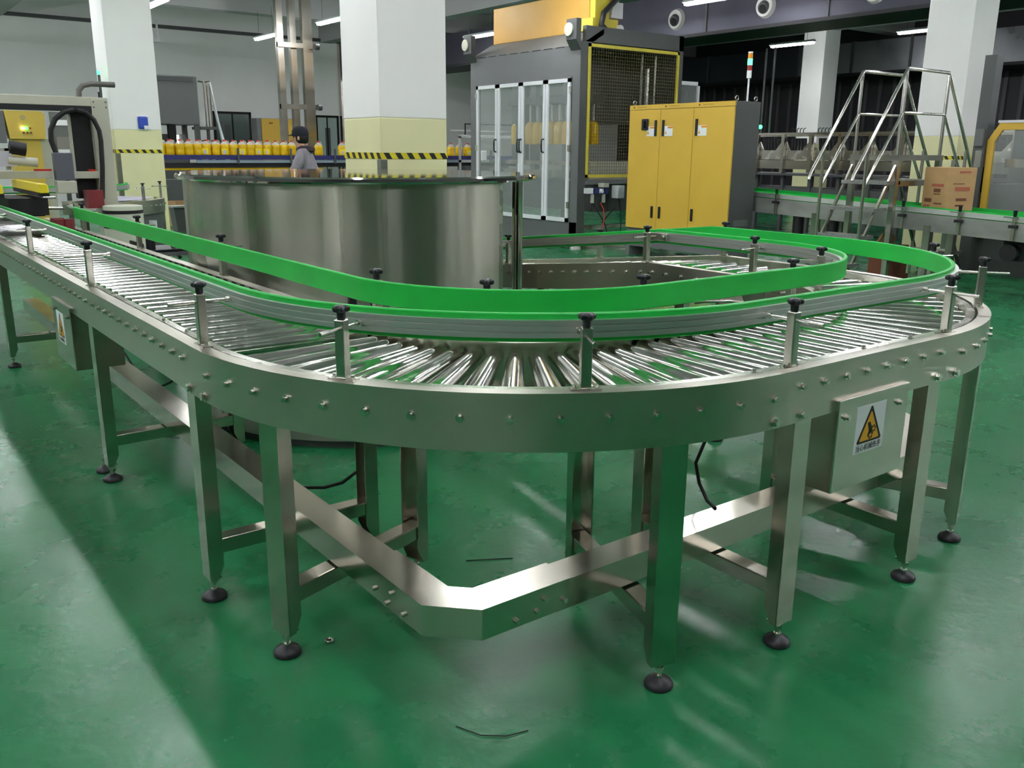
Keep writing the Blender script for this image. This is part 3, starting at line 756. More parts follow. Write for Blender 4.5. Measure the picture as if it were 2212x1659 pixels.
part('lower_skid', MB().bx(7.0, 8.95, 8.76, 8.84, .3, .36).bx(7.0, 8.95, 8.8, 8.84, .0, .18), steel, mc)
# end panel of the machine seen past the wire mesh
ep = root('glazed_screen', 'pale framed clear screen behind the packing machine, above the yellow cabinet', 'screen', (9.6, 8.9, 0))
e_ = MB(); e_.bx(9.1, 9.6, 8.9, 8.93, 2.5, 2.56).bx(9.55, 9.6, 8.9, 8.93, 0, 2.56)
part('frame', e_, lampbody, ep); part('pane', MB().bx(9.1, 9.55, 8.91, 8.915, .9, 2.5), glass, ep)

# ---------------------------------------------------------------- yellow control cabinet
CX, CV0, CV1, CZ = 7.096, 6.09, 7.94, 2.075
cb = root('control_cabinet', 'wide yellow three-door control cabinet with grey sides behind the conveyor loop', 'cabinet', (CX + .25, 7.0, 0))
part('body', MB().bx(CX + .02, CX + .5, CV0, CV1, .36, CZ), greyd, cb, bevel=.004)
part('plinth', MB().bx(CX + .015, CX + .48, CV0 + .01, CV1 - .01, .14, .37), greyp, cb)
for y in (CV0 + .04, CV1 - .04): part('plinth_foot', MB().bx(CX + .015, CX + .46, y - .04, y + .04, 0, .14), greyp, cb)
part('header_strip', MB().bx(CX - .002, CX + .02, CV0, CV1, 2.015, CZ), yel, cb)
dv = [7.94, 7.345, 6.755, 6.09]
for k in range(3):
    y1, y0 = dv[k] - .003, dv[k + 1] + .003
    d = part('door', MB().bx(CX - .004, CX + .02, y0, y1, .40, 2.009), yel, cb, bevel=.003)
    hy = {0: y0 + .075, 1: y1 - .06, 2: y1 - .06}[k]
    part('handle', MB().bx(CX - .02, CX - .004, hy - .018, hy + .018, 1.66, 1.87), knobm, d, bevel=.004)
    part('handle', MB().bx(CX - .02, CX - .004, hy - .018, hy + .018, .56, .72), knobm, d, bevel=.004)
    ly = hy + .02 if k == 0 else hy - .17
    part('warning_label', MB().bx(CX - .0055, CX - .004, ly, ly + .15, 1.66, 1.79), paper, d)
    part('label_band', MB().bx(CX - .0065, CX - .0055, ly, ly + .09, 1.76, 1.785), orange, d)
    part('label_triangle', MB().poly([(CX - .0055, ly + .145, 1.685), (CX - .0055, ly + .1, 1.685), (CX - .0055, ly + .1225, 1.73)], (-.001, 0, 0)), signy, d)
    part('badge_dot', MB().cyl((CX - .005, y1 - .085, 2.045), (CX - .002, y1 - .085, 2.045), .012, n=10), ink, cb)
    for q in range(7): part('badge_letter', MB().bx(CX - .004, CX - .002, y1 - .165 - q * .026, y1 - .148 - q * .026, 2.038, 2.052), mat('faded print', (186, 150, 60), .6), cb)
sw = part('main_switch', MB().bx(CX - .03, CX - .004, 7.56, 7.68, 1.74, 1.89), knobm, cb, bevel=.012)
part('switch_knob', MB().bx(CX - .06, CX - .03, 7.605, 7.635, 1.77, 1.86), knobm, sw)
for (x, y) in ((CX + .06, CV0 + .03), (CX + .43, CV0 + .03), (CX + .06, CV1 - .03)):
    pts = [(x + .028 * math.cos(a), y, CZ + .035 + .028 * math.sin(a)) for a in [2 * PI * i / 14 for i in range(15)]]
    part('lifting_eye', MB().tube(pts, .007, 6).cyl((x, y, CZ), (x, y, CZ + .012), .012, n=8), boltm, cb, smooth=60)
part('vent', MB().bx(CX + .12, CX + .4, CV0 - .006, CV0, .52, .60), greyp, cb)
sl = root('stack_light', 'signal tower with lit green lens on a white pole on the yellow cabinet', 'signal light', (7.52, 6.25, CZ))
part('base', MB().cyl((7.52, 6.25, CZ), (7.52, 6.25, CZ + .015), .035, n=14), greyp, sl)
part('pole', MB().cyl((7.52, 6.25, CZ + .015), (7.52, 6.25, 2.37), .012, n=10), lampbody, sl, smooth=40)
for nm, z0, z1, m_ in (('socket', 2.37, 2.46, paper), ('red_lens', 2.462, 2.525, redl), ('green_lens', 2.527, 2.60, greenlit), ('amber_lens', 2.602, 2.665, orange), ('cap', 2.667, 2.685, paper)):
    part(nm, MB().cyl((7.52, 6.25, z0), (7.52, 6.25, z1), .03, n=18), m_, sl, smooth=40)

# ---------------------------------------------------------------- conveyor and crossover steps on the right
def rz(y): return .848 + .0358 * (y - 2.81)     # height of the near rail top along the slope
RX, RW = 7.67, .6
cr_ = root('slat_conveyor', 'weathered grey conveyor crossing the right background under the crossover steps', 'conveyor', (RX + .3, 4, 0))
ya, yb = .4, 8.5
for x, s in ((RX, 1), (RX + RW, -1)):
    part('side_plate', MB().poly([(x, ya, rz(ya) - .265), (x, yb, rz(yb) - .265), (x, yb, rz(yb) - .078), (x, ya, rz(ya) - .078)], (.006 * s, 0, 0)), mat('weathered steel', (150, 150, 146), .5, .6, .25, (3, 2, 5)), cr_)
part('bed', MB().poly([(RX + .02, ya, rz(ya) - .12), (RX + .02, yb, rz(yb) - .12), (RX + .02, yb, rz(yb) - .09), (RX + .02, ya, rz(ya) - .09)], (RW - .04, 0, 0)), greyd, cr_)
for y in (1.7, 2.83, 3.40, 4.05, 5.78, 7.2):
    p = part('guide_post', MB().bx(RX - .03, RX - .012, y - .015, y + .015, rz(y) - .26, rz(y) - .02), steel, cr_)
    part('post_clamp', MB().bx(RX - .05, RX + .0, y - .04, y + .04, rz(y) - .13, rz(y) - .10), blackm, p)
    part('post_knob', MB().cyl((RX - .02, y, rz(y) - .02), (RX - .02, y, rz(y) + .05), .016, .02, n=10), knobm, p)
    part('post_rod', MB().cyl((RX - .06, y - .06, rz(y) - .02), (RX - .04, y + .1, rz(y) - .02), .006, n=6), boltm, p)
for y in (2.35, 3.75, 5.2, 6.8, 8.1):
    for x in (RX + .03, RX + RW - .03):
        l_ = part('leg', MB().bx(x - .04, x + .04, y - .04, y + .04, .05, rz(y) - .2), steel, cr_)
        part('foot_pad', MB().cyl((x, y, 0), (x, y, .05), .05, .03, n=12), padm, l_)
for y in (5.0, 5.5): part('motor', MB().cyl((RX + .1, y, .45), (RX + .1, y, .74), .07, n=14), blackm, cr_, smooth=40)
part('drive_motor', MB().cyl((RX + .1, 2.9, .45), (RX + .45, 2.9, .45), .09, n=16).bx(RX + .2, RX + .4, 2.8, 3.0, .36, .6), blackm, cr_, smooth=40)
def slope_rail(label, x, s):
    r_ = root('guard_rail', label, 'guard rail', (x, 4, .95))
    part('aluminium_profile', MB().poly([(x, ya, rz(ya) - .07), (x, yb, rz(yb) - .07), (x, yb, rz(yb) - .015), (x, ya, rz(ya) - .015)], (.02 * s, 0, 0)), alu, r_)
    part('green_strip', MB().poly([(x + .02 * s, ya, rz(ya) - .085), (x + .02 * s, yb, rz(yb) - .085), (x + .02 * s, yb, rz(yb)), (x + .02 * s, ya, rz(ya))], (.012 * s, 0, 0)), green, r_)
slope_rail('near guard rail of the grey conveyor in the right background', RX + .01, 1)
slope_rail('far green guard rail of the grey conveyor in the right background', RX + RW - .01, -1)

st = root('crossover_steps', 'tubular steel crossover steps with handrails bridging the right-hand conveyor', 'steps', (6.9, 3.75, 0))
XA, XB, YN, YF, ZP = 7.43, 8.32, 4.06, 4.59, 1.44
tube_r = .019
for y, nm in ((YN, 'n'), (YF, 'f')):
    h = MB(); h.tube([(6.60, y, 1.17), (6.62, y, 1.23), (XA, y, 2.33), (XA + .02, y, 2.345), (XB - .02, y, 2.345), (XB, y, 2.33), (9.10, y, 1.30), (9.12, y, 1.24)], tube_r, 10)
    part('handrail', h, boltm, st, smooth=60)
    part('mid_rail', MB().tube([(6.83, y, 1.10), (XA, y, 1.885), (XB, y, 1.89), (8.95, y, 1.10)], tube_r * .9, 10), boltm, st, smooth=60)
    for x, z0, z1 in ((XA, 0.05, 2.33), (XB, .05, 2.33)):
        part('corner_post', MB().cyl((x, y, ZP), (x, y, z1), tube_r, n=10), boltm, st, smooth=40)
        part('platform_leg', MB().bx(x - .03, x + .03, y - .03, y + .03, z0 - .05, ZP - .06), steel, st)
    for x, z1 in ((6.83, 1.49), (8.93, 1.49)):
        part('rail_post', MB().cyl((x, y, 0), (x, y, z1), tube_r, n=10), boltm, st, smooth=40)
    for sgn, xa, xb in ((1, 6.55, XA), (-1, 9.2, XB)):
        part('stringer', MB().poly([(xa, y - .012, .0), (xa + .05 * sgn, y - .012, 0), (xb, y - .012, ZP - .12), (xb, y - .012, ZP - .06)], (0, .024, 0)), steel, st)
part('platform', MB().bx(XA - .04, XB + .04, YN - .03, YF + .03, ZP - .06, ZP), steel, st)
for y in (YN, YF): part('platform_brace', MB().bx(XA, XB, y - .02, y + .02, 1.10, 1.16), steel, st)
for k, z in enumerate((.29, .58, .87, 1.16)):
    for xa in (6.64 + k * .21, 9.11 - k * .21):
        part('tread', MB().bx(xa - .02, xa + .24, YN - .02, YF + .02, z - .04, z) if xa < 7.6 else MB().bx(xa - .24, xa + .02, YN - .02, YF + .02, z - .04, z), mat('chequer tread', (150, 150, 148), .4, .8, .2, (40, 40, 40)), st)
bx_ = root('carton', 'tall brown carton with printed panels riding on the right background conveyor', 'carton', (0, 0, 0))
bs, bh = .185, .52
part('box', MB().bx(-bs, bs, -bs, bs, 0, bh), carton, bx_, bevel=.004)
part('tape', MB().bx(-.03, .03, -bs, bs, bh, bh + .002), mat('carton tape', (200, 168, 120), .3), bx_)
for (y0, y1, z0, z1, m_) in ((.06, .24, .31, .34, inkr), (.10, .2, .25, .29, ink), (.10, .2, .225, .235, ink), (.22, .33, .14, .18, ink), (.24, .34, .08, .11, inkr), (.06, .18, .12, .135, ink)):
    part('print', MB().bx(-bs - .002, -bs, -bs + y0, -bs + y1, z0, z1), m_, bx_)
for (x0, x1, z0, z1, m_) in ((.14, .29, .46, .48, inkr), (.1, .3, .27, .31, inkr), (.13, .27, .16, .19, ink), (.13, .24, .10, .12, ink), (.07, .22, .34, .35, ink)):
    part('print', MB().bx(-bs + x0, -bs + x1, -bs - .002, -bs, z0, z1), m_, bx_)
bx_.location = (7.97, 3.72, rz(3.72) - .088); bx_.rotation_euler = (0, 0, rad(-20.6))
cs = MB().poly([(7.80, 4.42, .40), (8.06, 4.36, .40), (8.10, 4.34, .46), (8.03, 4.35, .53), (7.88, 4.38, .54)], (.03, .04, 0))
solo('cardboard_scrap', cs, carton, 'torn piece of pale cardboard lying under the crossover steps', 'cardboard')
part_pallet = MB().bx(7.75, 8.2, 4.2, 4.5, 0, .06).bx(7.77, 8.18, 4.22, 4.48, .06, .40)
solo('carton_pile', part_pallet, ink, 'dark heap of flattened cartons below the crossover steps', 'cartons')
cb2 = root('carton', 'small printed carton on the floor behind the right-hand curve', 'carton', (4.1, 2.2, 0))
part('box', MB().bx(4.55, 4.78, 1.98, 2.2, 0, .24), carton, cb2, bevel=.004)
part('print', MB().bx(4.60, 4.70, 1.978, 1.98, .12, .15), ink, cb2); part('print', MB().bx(4.548, 4.55, 2.05, 2.14, .12, .16), inkr, cb2)

# grey gripper line further back
FX = 12.5
gl = root('gripper_machine', 'long grey bottle gripper line in the right background behind the cabinet', 'machine', (FX, 8, 0))
part('top_bar', MB().bx(FX - .03, FX + .03, 5.0, 10.6, 1.78, 1.82).bx(FX + .5, FX + .56, 5.0, 10.6, 1.76, 1.8), steel, gl)
part('lower_beam', MB().bx(FX, FX + .1, 5.0, 10.6, 1.16, 1.32), steel, gl)
part('drip_rail', MB().bx(FX - .06, FX + .7, 5.0, 10.6, 1.04, 1.08), greyd, gl)
part('bed', MB().bx(FX + .05, FX + .7, 5.0, 10.6, .3, .82), greyd, gl)
for i in range(10):
    y = 5.1 + i * .6
    part('upright', MB().bx(FX - .05, FX + .01, y - .035, y + .035, 1.1, 1.8), steel, gl)
    part('leg', MB().bx(FX + .02, FX + .1, y - .03, y + .03, 0, 1.1), greyd, gl)
    part('panel', MB().poly([(FX + .02, y + .07, 1.66), (FX + .02, y + .2, 1.5), (FX + .02, y + .47, 1.5), (FX + .02, y + .56, 1.66), (FX + .02, y + .56, 1.33), (FX + .02, y + .07, 1.33)], (.01, 0, 0)), steelf, gl)
    for k in range(5):
        part('gripper', MB().poly([(FX + .04, y + .17 + k * .07, 1.72), (FX + .04, y + .21 + k * .07, 1.72), (FX + .04, y + .18 + k * .07, 1.5), (FX + .04, y + .15 + k * .07, 1.5)], (.05, 0, 0)), blackm, gl)
        if i % 3 != 1: part('hook', MB().tube([(FX, y + .2 + k * .07, 1.8), (FX, y + .2 + k * .07, 1.88), (FX + .0, y + .16 + k * .07, 1.9)], .009, 6), blackm, gl)
part('maker_badge', MB().cyl((FX - .005, 8.42, 1.24), (FX, 8.42, 1.24), .03, n=12).bx(FX - .003, FX, 8.08, 8.32, 1.225, 1.25), greyd, gl)
gs = root('signal_lamp', 'small lit green lamp on the gripper line beside the grey cabinet side', 'signal light', (FX, 10.0, 1.82))
part('stem', MB().cyl((FX, 9.88, 1.82), (FX, 9.88, 1.9), .01, n=8), greyd, gs); part('lens', MB().lathe([(.02, 1.9), (.035, 1.92), (.035, 1.95), (.02, 1.97)], (FX, 9.88, 0), n=14), greenlit, gs, smooth=50)
part('pipes', MB().cyl((FX + .3, 10.1, 1.8), (FX + .3, 10.1, 3.4), .02, n=8).cyl((FX + .3, 9.9, 1.8), (FX + .3, 9.9, 3.4), .02, n=8), greyd, gl)

# yellow framed machine at the right edge
yx = 9.3
ym = root('glazed_machine', 'machine with yellow window frame and dark glazing cut by the right picture edge', 'machine', (yx + .4, 3.2, 0))
part('body', MB().bx(yx + .1, yx + 1.2, 2.0, 4.0, 0, 1.1), greyd, ym)
part('post', MB().bx(yx - .05, yx + .12, 4.0, 4.14, 0, 2.6), greyd, ym)
part('post', MB().bx(yx + .9, yx + 1.0, 3.9, 4.1, 0, 1.8), greyd, ym)
f_ = MB()
f_.poly([(yx, 3.98, .45), (yx, 4.0, 1.62), (yx, 3.88, 1.82), (yx, 2.2, 1.82), (yx, 2.2, 1.74), (yx, 3.84, 1.74), (yx, 3.92, 1.6), (yx, 3.90, .45)], (.04, 0, 0))
part('yellow_frame', f_, yel, ym)
part('frame_cap', MB().bx(yx - .01, yx + .4, 2.2, 3.9, 1.82, 1.85), lampbody, ym)
part('pane', MB().bx(yx + .02, yx + .025, 2.2, 3.92, .5, 1.75), glass, ym)
part('inner_beam', MB().bx(yx + .3, yx + .4, 2.2, 3.9, 1.3, 1.4), steel, ym)
part('inner_column', MB().bx(yx + .5, yx + .7, 3.2, 3.5, .5, 1.7), greyd, ym)
part('hinge', MB().bx(yx - .02, yx + .02, 4.0, 4.03, 1.0, 1.3), boltm, ym); part('hinge', MB().bx(yx - .06, yx - .04, 4.02, 4.1, 1.3, 1.5), boltm, ym)
part('control_box', MB().bx(yx - .09, yx - .05, 4.02, 4.12, 1.55, 1.75), greyp, ym)

# ---------------------------------------------------------------- ducts under the ceiling
du = root('air_duct', 'upper dark clad air duct with two round white nozzles at top right', 'duct', (11.46, 9, 3.6))
for k in range(9):
    y = -2.5 + k * 2.6
    part('duct_section', MB().bx(11.47, 12.5, y + .015, y + 2.585, 3.62, 4.38), duct, du)
    part('flange', MB().bx(11.45, 12.52, y - .02, y + .02, 3.6, 4.4), greyd, du)
part('lower_edge', MB().bx(11.42, 12.5, -2.5, 20.9, 3.56, 3.62), blackm, du)
for y in (11.23, 9.15, 7.07):
    n_ = part('nozzle_ring', MB().cyl((11.40, y, 3.92), (11.47, y, 3.92), .17, .2, n=26), nozz, du, smooth=30)
    part('nozzle_throat', MB().cyl((11.36, y, 3.88), (11.42, y, 3.9), .095, .12, n=20), greyd, n_, smooth=30)
    part('nozzle_hole', MB().cyl((11.352, y - .01, 3.865), (11.362, y - .01, 3.868), .075, n=18), darkm, n_)
dl = root('air_duct', 'lower galvanised air duct running along the dark cladding on the right', 'duct', (20.2, 12, 3.5))
for k in range(13):
    y = 1.5 + k * 1.65
    part('duct_section', MB().bx(20.2, 21.3, y + .03, y + 1.62, 3.53, 4.3), ductl if k < 8 else duct, dl)
    part('flange', MB().bx(20.17, 21.3, y - .03, y + .03, 3.5, 4.33), greyd, dl)
part('lower_edge', MB().bx(20.15, 21.3, 1.4, 23, 3.46, 3.53), blackm, dl)
# ---------------------------------------------------------------- jug line at the back left
BY = 14.0
bl = root('jug_conveyor', 'narrow elevated conveyor with navy edge carrying oil jugs across the back left', 'conveyor', (4.5, BY, 0))
part('belt', MB().bx(1.2, 9.6, BY - .17, BY + .17, 1.30, 1.335), navy, bl)
part('edge_guide', MB().bx(1.2, 9.6, BY - .20, BY - .17, 1.27, 1.345), navy, bl)
part('side_rail', MB().bx(2.9, 9.6, BY - .19, BY - .17, 1.215, 1.265), mat('pale blue rail', (150, 164, 178), .4, .3), bl)
part('under_beam', MB().bx(1.2, 9.6, BY - .16, BY + .16, 1.14, 1.215), blackm, bl)
part('lower_tray', MB().bx(1.6, 9.6, BY - .3, BY + .3, .62, .95), greyd, bl)
for x in (2.0, 3.6, 4.55, 5.4, 6.6, 7.75, 8.9):
    part('leg', MB().bx(x - .03, x + .03, BY - .03, BY + .03, 0, 1.2), steel, bl)
    part('guide_bracket', MB().bx(x - .015, x + .015, BY - .23, BY - .2, 1.2, 1.46), greyd, bl)
part('jug_reflection', MB().bx(2.2, 5.2, BY - .14, BY + .1, 1.10, 1.135), oil, bl)  # oil-coloured strip standing in for yellow jug reflections below the belt
jm = {}
def jug(x, y, lab, group, label):
    if not jm:
        b = MB(); b.lathe([(.07, 0), (.077, .012), (.077, .08), (.073, .095), (.077, .11), (.077, .16), (.069, .185)], n=16)
        jm['b'] = b.mesh('oil_body', oil, 40)
        n_ = MB(); n_.lathe([(.069, .185), (.05, .212), (.026, .228), (.022, .238)], n=14); n_.tube([(.05, 0, .19), (.062, 0, .215), (.05, 0, .24), (.02, 0, .24)], .008, 6)
        jm['n'] = n_.mesh('neck', clear, 50)
        jm['c'] = MB().cyl((0, 0, .236), (0, 0, .26), .026, .024, n=12).mesh('cap', capr, 40)
        l = MB(); l.bx(-.052, .052, -.0795, -.074, .02, .12); jm['l'] = l.mesh('yellow_label', mat('label yellow', (244, 214, 20), .4))
        jm['d'] = MB().cyl((0, -.081, .06), (0, -.0794, .06), .034, n=16).mesh('label_disc', mat('label disc', (190, 194, 226), .4))
    o = root('oil_jug', label, 'jug', (x, y, 1.335), group)
    for k, nm in (('b', 'oil_body'), ('n', 'neck'), ('c', 'cap')): link(nm, jm[k], o, (x, y, 1.335))
    if lab:
        for k, nm in (('l', 'yellow_label'), ('d', 'label_disc')): link(nm, jm[k], o, (x, y, 1.335), (0, 0, random.uniform(-.25, .25) - .35))
G1 = 'oil jugs in the long row left of the worker'
for i in range(16):
    x = 2.36 + i * .151
    jug(x + random.uniform(-.01, .01), BY - .085, i in (5, 7, 9, 11, 12), G1, 'jug of yellow oil with red cap in the crowded row left of the worker')
    jug(x + .07 + random.uniform(-.01, .01), BY + .075, False, G1, 'jug of yellow oil with red cap in the crowded row left of the worker')
jug(5.16, BY - .05, False, None, 'single jug of yellow oil standing just right of the worker\'s back')
jug(5.62, BY - .06, True, None, 'jug of yellow oil half hidden by the central pillar\'s left edge')
jug(5.76, BY + .05, False, None, 'jug of yellow oil behind the central pillar')
for i, lb in enumerate(('leftmost oil jug in the gap between central pillar and packing machine', 'middle oil jug in the gap between central pillar and packing machine', 'oil jug with white labelled disc beside the packing machine\'s left post')):
    jug(8.02 + i * .2, BY - .05, i == 2, None, lb)
fs = root('feeder_frame', 'aluminium profile frame around the jugs beside the packing machine', 'frame', (8.1, 13.7, 0))
m_ = MB(); m_.bx(8.0, 8.04, 13.6, 13.64, 0, 1.72).bx(8.0, 9.4, 13.6, 13.64, 1.69, 1.75).bx(8.0, 9.4, 13.6, 13.64, 1.22, 1.27).bx(8.0, 9.4, 13.9, 13.94, 1.82, 1.85)
part('profile_frame', m_, alu, fs); part('sensor_head', MB().bx(8.42, 8.48, 13.62, 13.7, 1.58, 1.85), blackm, fs)
part('top_guard', MB().bx(8.2, 9.4, 13.7, 13.72, 1.95, 1.97).bx(8.2, 8.22, 13.7, 13.72, 1.75, 1.97), blackm, fs)
part('white_motor', MB().bx(8.44, 8.56, 13.45, 13.6, 1.25, 1.45), lampbody, fs, bevel=.02); part('drive_box', MB().bx(8.15, 9.2, 13.6, 13.9, .8, 1.15), greyd, fs)

# ---------------------------------------------------------------- worker behind the tank
def skinmesh(name, verts, edges, radii, m, parent, rootv=0, sub=2):
    me = bpy.data.meshes.new(name); me.from_pydata(verts, edges, []); me.materials.append(m)
    o = bpy.data.objects.new(name, me); COL.objects.link(o)
    bpy.context.view_layer.objects.active = o
    sk = o.modifiers.new('skin', 'SKIN'); sk.use_smooth_shade = True
    sv = me.skin_vertices[0].data
    for i, r in enumerate(radii):
        sv[i].radius = (r, r) if not isinstance(r, tuple) else r
        sv[i].use_root = (i == rootv)
    ss = o.modifiers.new('sub', 'SUBSURF'); ss.levels = sub; ss.render_levels = sub
    dg = bpy.context.evaluated_depsgraph_get()
    me2 = bpy.data.meshes.new_from_object(o.evaluated_get(dg)); me2.materials.clear(); me2.materials.append(m)
    bpy.data.objects.remove(o); me2.name = name; me2.shade_smooth()
    q = bpy.data.objects.new(name, me2); COL.objects.link(q)
    if parent: q.parent = parent
    return q
pw = bpy.data.objects.new('person', None); COL.objects.link(pw)
setp(pw, 'person in a grey work jacket and dark cap leaning over behind the round tank', 'person')
V_ = []; E_ = []; R_ = []
def sv(p, r, to=None):
    V_.append(p); R_.append(r)
    if to is not None: E_.append((to, len(V_) - 1))
    return len(V_) - 1
pel = sv((0, 0, .94), (.13, .15)); sp = sv((.02, 0, 1.1), (.115, .14), pel); ch = sv((.05, 0, 1.3), (.12, .155), sp)
nk = sv((.09, 0, 1.455), .055, ch); hd0 = sv((.115, 0, 1.54), .075, nk); hd1 = sv((.12, 0, 1.62), .09, hd0); hd2 = sv((.115, 0, 1.70), .07, hd1)
chin = sv((.18, 0, 1.555), .035, hd0)
hands = []
for s in (1, -1):
    sh = sv((.05, s * .18, 1.385), .062, ch); el = sv((.16, s * .25, 1.14), .046, sh); wr_ = sv((.38, s * .17, 1.06), .03, el); pm = sv((.44, s * .15, 1.05), (.034, .018), wr_)
    for k, (dx, dy, L_) in enumerate(((.075, .03, .03), (.085, .012, .035), (.085, -.006, .034), (.075, -.022, .028))):
        f1 = sv((.44 + dx * .6, s * .15 + dy, 1.04), .0095, pm); f2 = sv((.44 + dx + L_ * .3, s * .15 + dy, 1.015), .0085, f1)
    t1 = sv((.45, s * .15 - s * .045, 1.035), .011, pm); sv((.49, s * .15 - s * .05, 1.02), .009, t1)
    hp = sv((0, s * .1, .88), .1, pel); kn = sv((.03, s * .105, .49), .06, hp); an = sv((-.02, s * .11, .09), .042, kn); sv((.12, s * .12, .035), .036, an)
body_ = skinmesh('body', V_, E_, R_, skin, pw)
V_ = []; E_ = []; R_ = []
a = sv((0, 0, .86), (.175, .2)); b = sv((.02, 0, 1.08), (.165, .19), a); c = sv((.05, 0, 1.3), (.16, .19), b); d = sv((.085, 0, 1.44), .09, c)
for s in (1, -1):
    sh = sv((.05, s * .2, 1.38), .088, c); el = sv((.16, s * .27, 1.13), .07, sh); sv((.36, s * .18, 1.065), .052, el)
skinmesh('jacket', V_, E_, R_, jacket, pw)
V_ = []; E_ = []; R_ = []
a = sv((0, 0, .95), (.14, .16))
for s in (1, -1):
    hp = sv((0, s * .1, .86), .115, a); kn = sv((.03, s * .105, .49), .08, hp); sv((-.02, s * .11, .1), .065, kn)
skinmesh('trousers', V_, E_, R_, trous, pw)
def pchild(name, mb, m, smooth=50):
    o = bpy.data.objects.new(name, mb.mesh(name, m, smooth)); COL.objects.link(o); o.parent = pw; return o
pchild('hood', MB().lathe([(.085, 1.40), (.13, 1.43), (.125, 1.47), (.085, 1.50)], (.045, 0, 0), n=22), hood)
pchild('cap', MB().lathe([(.101, 1.625), (.107, 1.65), (.103, 1.70), (.08, 1.745), (.03, 1.765)], (.112, 0, 0), n=22, mod=lambda t, z: 1.06 - .06 * math.cos(2 * t) * -1), capm)
pchild('cap_peak', MB().poly([(.19, -.075, 1.648), (.25, -.06, 1.635), (.285, 0, 1.63), (.25, .06, 1.635), (.19, .075, 1.648)], (0, 0, .008)), capm)
pchild('hair', MB().lathe([(.075, 1.53), (.094, 1.56), (.1, 1.62), (.096, 1.64)], (.095, 0, 0), n=20), signk)
pchild('ear', MB().lathe([(.008, 1.57), (.016, 1.585), (.016, 1.61), (.008, 1.625)], (.115, .098, 0), n=8), skin); pchild('ear', MB().lathe([(.008, 1.57), (.016, 1.585), (.016, 1.61), (.008, 1.625)], (.115, -.098, 0), n=8), skin)
pchild('nose', MB().poly([(.2, -.014, 1.575), (.2, .014, 1.575), (.203, 0, 1.62)], (.022, 0, -.006)), skin)
for s in (1, -1): pchild('eye', MB().cyl((.192, s * .032, 1.615), (.203, s * .03, 1.615), .011, n=10), signk)
pchild('mouth', MB().bx(.2, .206, -.022, .022, 1.548, 1.554), redm)
for s in (1, -1): pchild('shoe', MB().lathe([(.055, 0), (.06, .02), (.045, .09)], (.04, s * .115, 0), n=16, mod=lambda t, z: 1.45 if abs(math.cos(t)) > .5 else .9), blackm)
for s in (1, -1): pchild('glove_cuff', MB().cyl((.345, s * .187, 1.068), (.40, s * .162, 1.056), .05, .042, n=14), glove)
pw.location = (3.47, 10.66, 0); pw.rotation_euler = (0, 0, math.atan2(.62, -.78)); pw.scale = (1.0, 1.0, 1.0)

# ---------------------------------------------------------------- steel mast, hopper, doors and cabinets at the back wall
ms = root('steel_mast', 'four-post steel mast with cross ties rising to the ceiling behind the worker', 'mast', (5.45, 15.5, 0))
for x, y in ((5.18, 15.5), (5.46, 15.55), (5.66, 15.42), (5.77, 15.5)):
    part('mast_post', MB().bx(x - .06, x + .06, y - .06, y + .06, 0, 4.45), steel, ms)
for z in (1.25, 2.2, 3.32, 4.3): part('cross_tie', MB().bx(5.12, 5.86, 15.38, 15.5, z, z + .09), steel, ms); part('tie_end', MB().cyl((5.84, 15.36, z + .045), (5.92, 15.36, z + .045), .06, n=10), greyd, ms)
hp_ = root('hopper', 'big grey box hopper raised on legs at the back wall beside the left pillar', 'hopper', (4.3, 19.3, 0))
part('hopper_box', MB().bx(3.5, 4.72, 19.0, 20.0, 1.95, 2.97), greyp, hp_, bevel=.02)
part('top_frame', MB().bx(3.5, 4.62, 18.97, 19.0, 2.85, 2.94), greyd, hp_)
for x in (3.6, 4.66):
    for y in (19.06, 19.94): part('leg', MB().bx(x - .05, x + .05, y - .05, y + .05, 0, 1.95), greyd, hp_)
part('under_machine', MB().bx(3.7, 4.45, 19.2, 19.8, 0, 1.75), greyd, hp_)
part('chute', MB().bx(3.7, 3.85, 19.05, 19.2, 1.6, 1.95).bx(4.05, 4.2, 19.05, 19.2, 1.5, 1.95), darkm, hp_)
part('lit_window', MB().bx(4.18, 4.27, 19.14, 19.16, 1.55, 1.73), whitelit, hp_)
ld = root('ladder_platform', 'slim railing and stair beside the raised grey hopper', 'ladder', (5.0, 19.2, 0))
m_ = MB(); m_.tube([(4.74, 19.0, 2.87), (4.85, 19.0, 2.86), (5.06, 19.2, 2.9)], .018, 6)
for x, y in ((4.86, 19.0), (4.96, 19.1), (5.06, 19.2)): m_.cyl((x, y, 1.9), (x, y, 2.88), .016, n=6)
part('railing', m_, steel, ld, smooth=50)
part('landing', MB().bx(4.72, 5.1, 19.0, 19.6, 1.86, 1.92), greyd, ld)
part('ladder_leg', MB().bx(4.88, 4.94, 19.05, 19.11, 0, 1.86).bx(4.72, 5.1, 19.05, 19.09, 1.6, 1.63), greyd, ld)
part('stair_rail', MB().tube([(5.06, 19.2, 2.88), (5.28, 19.2, 1.5), (5.45, 19.2, .3)], .022, 6), lampbody, ld, smooth=50)
part('stair_stringer', MB().poly([(5.1, 19.2, 2.4), (5.18, 19.2, 2.2), (5.7, 19.2, 0), (5.55, 19.2, 0)], (0, .03, 0)), lampbody, ld)
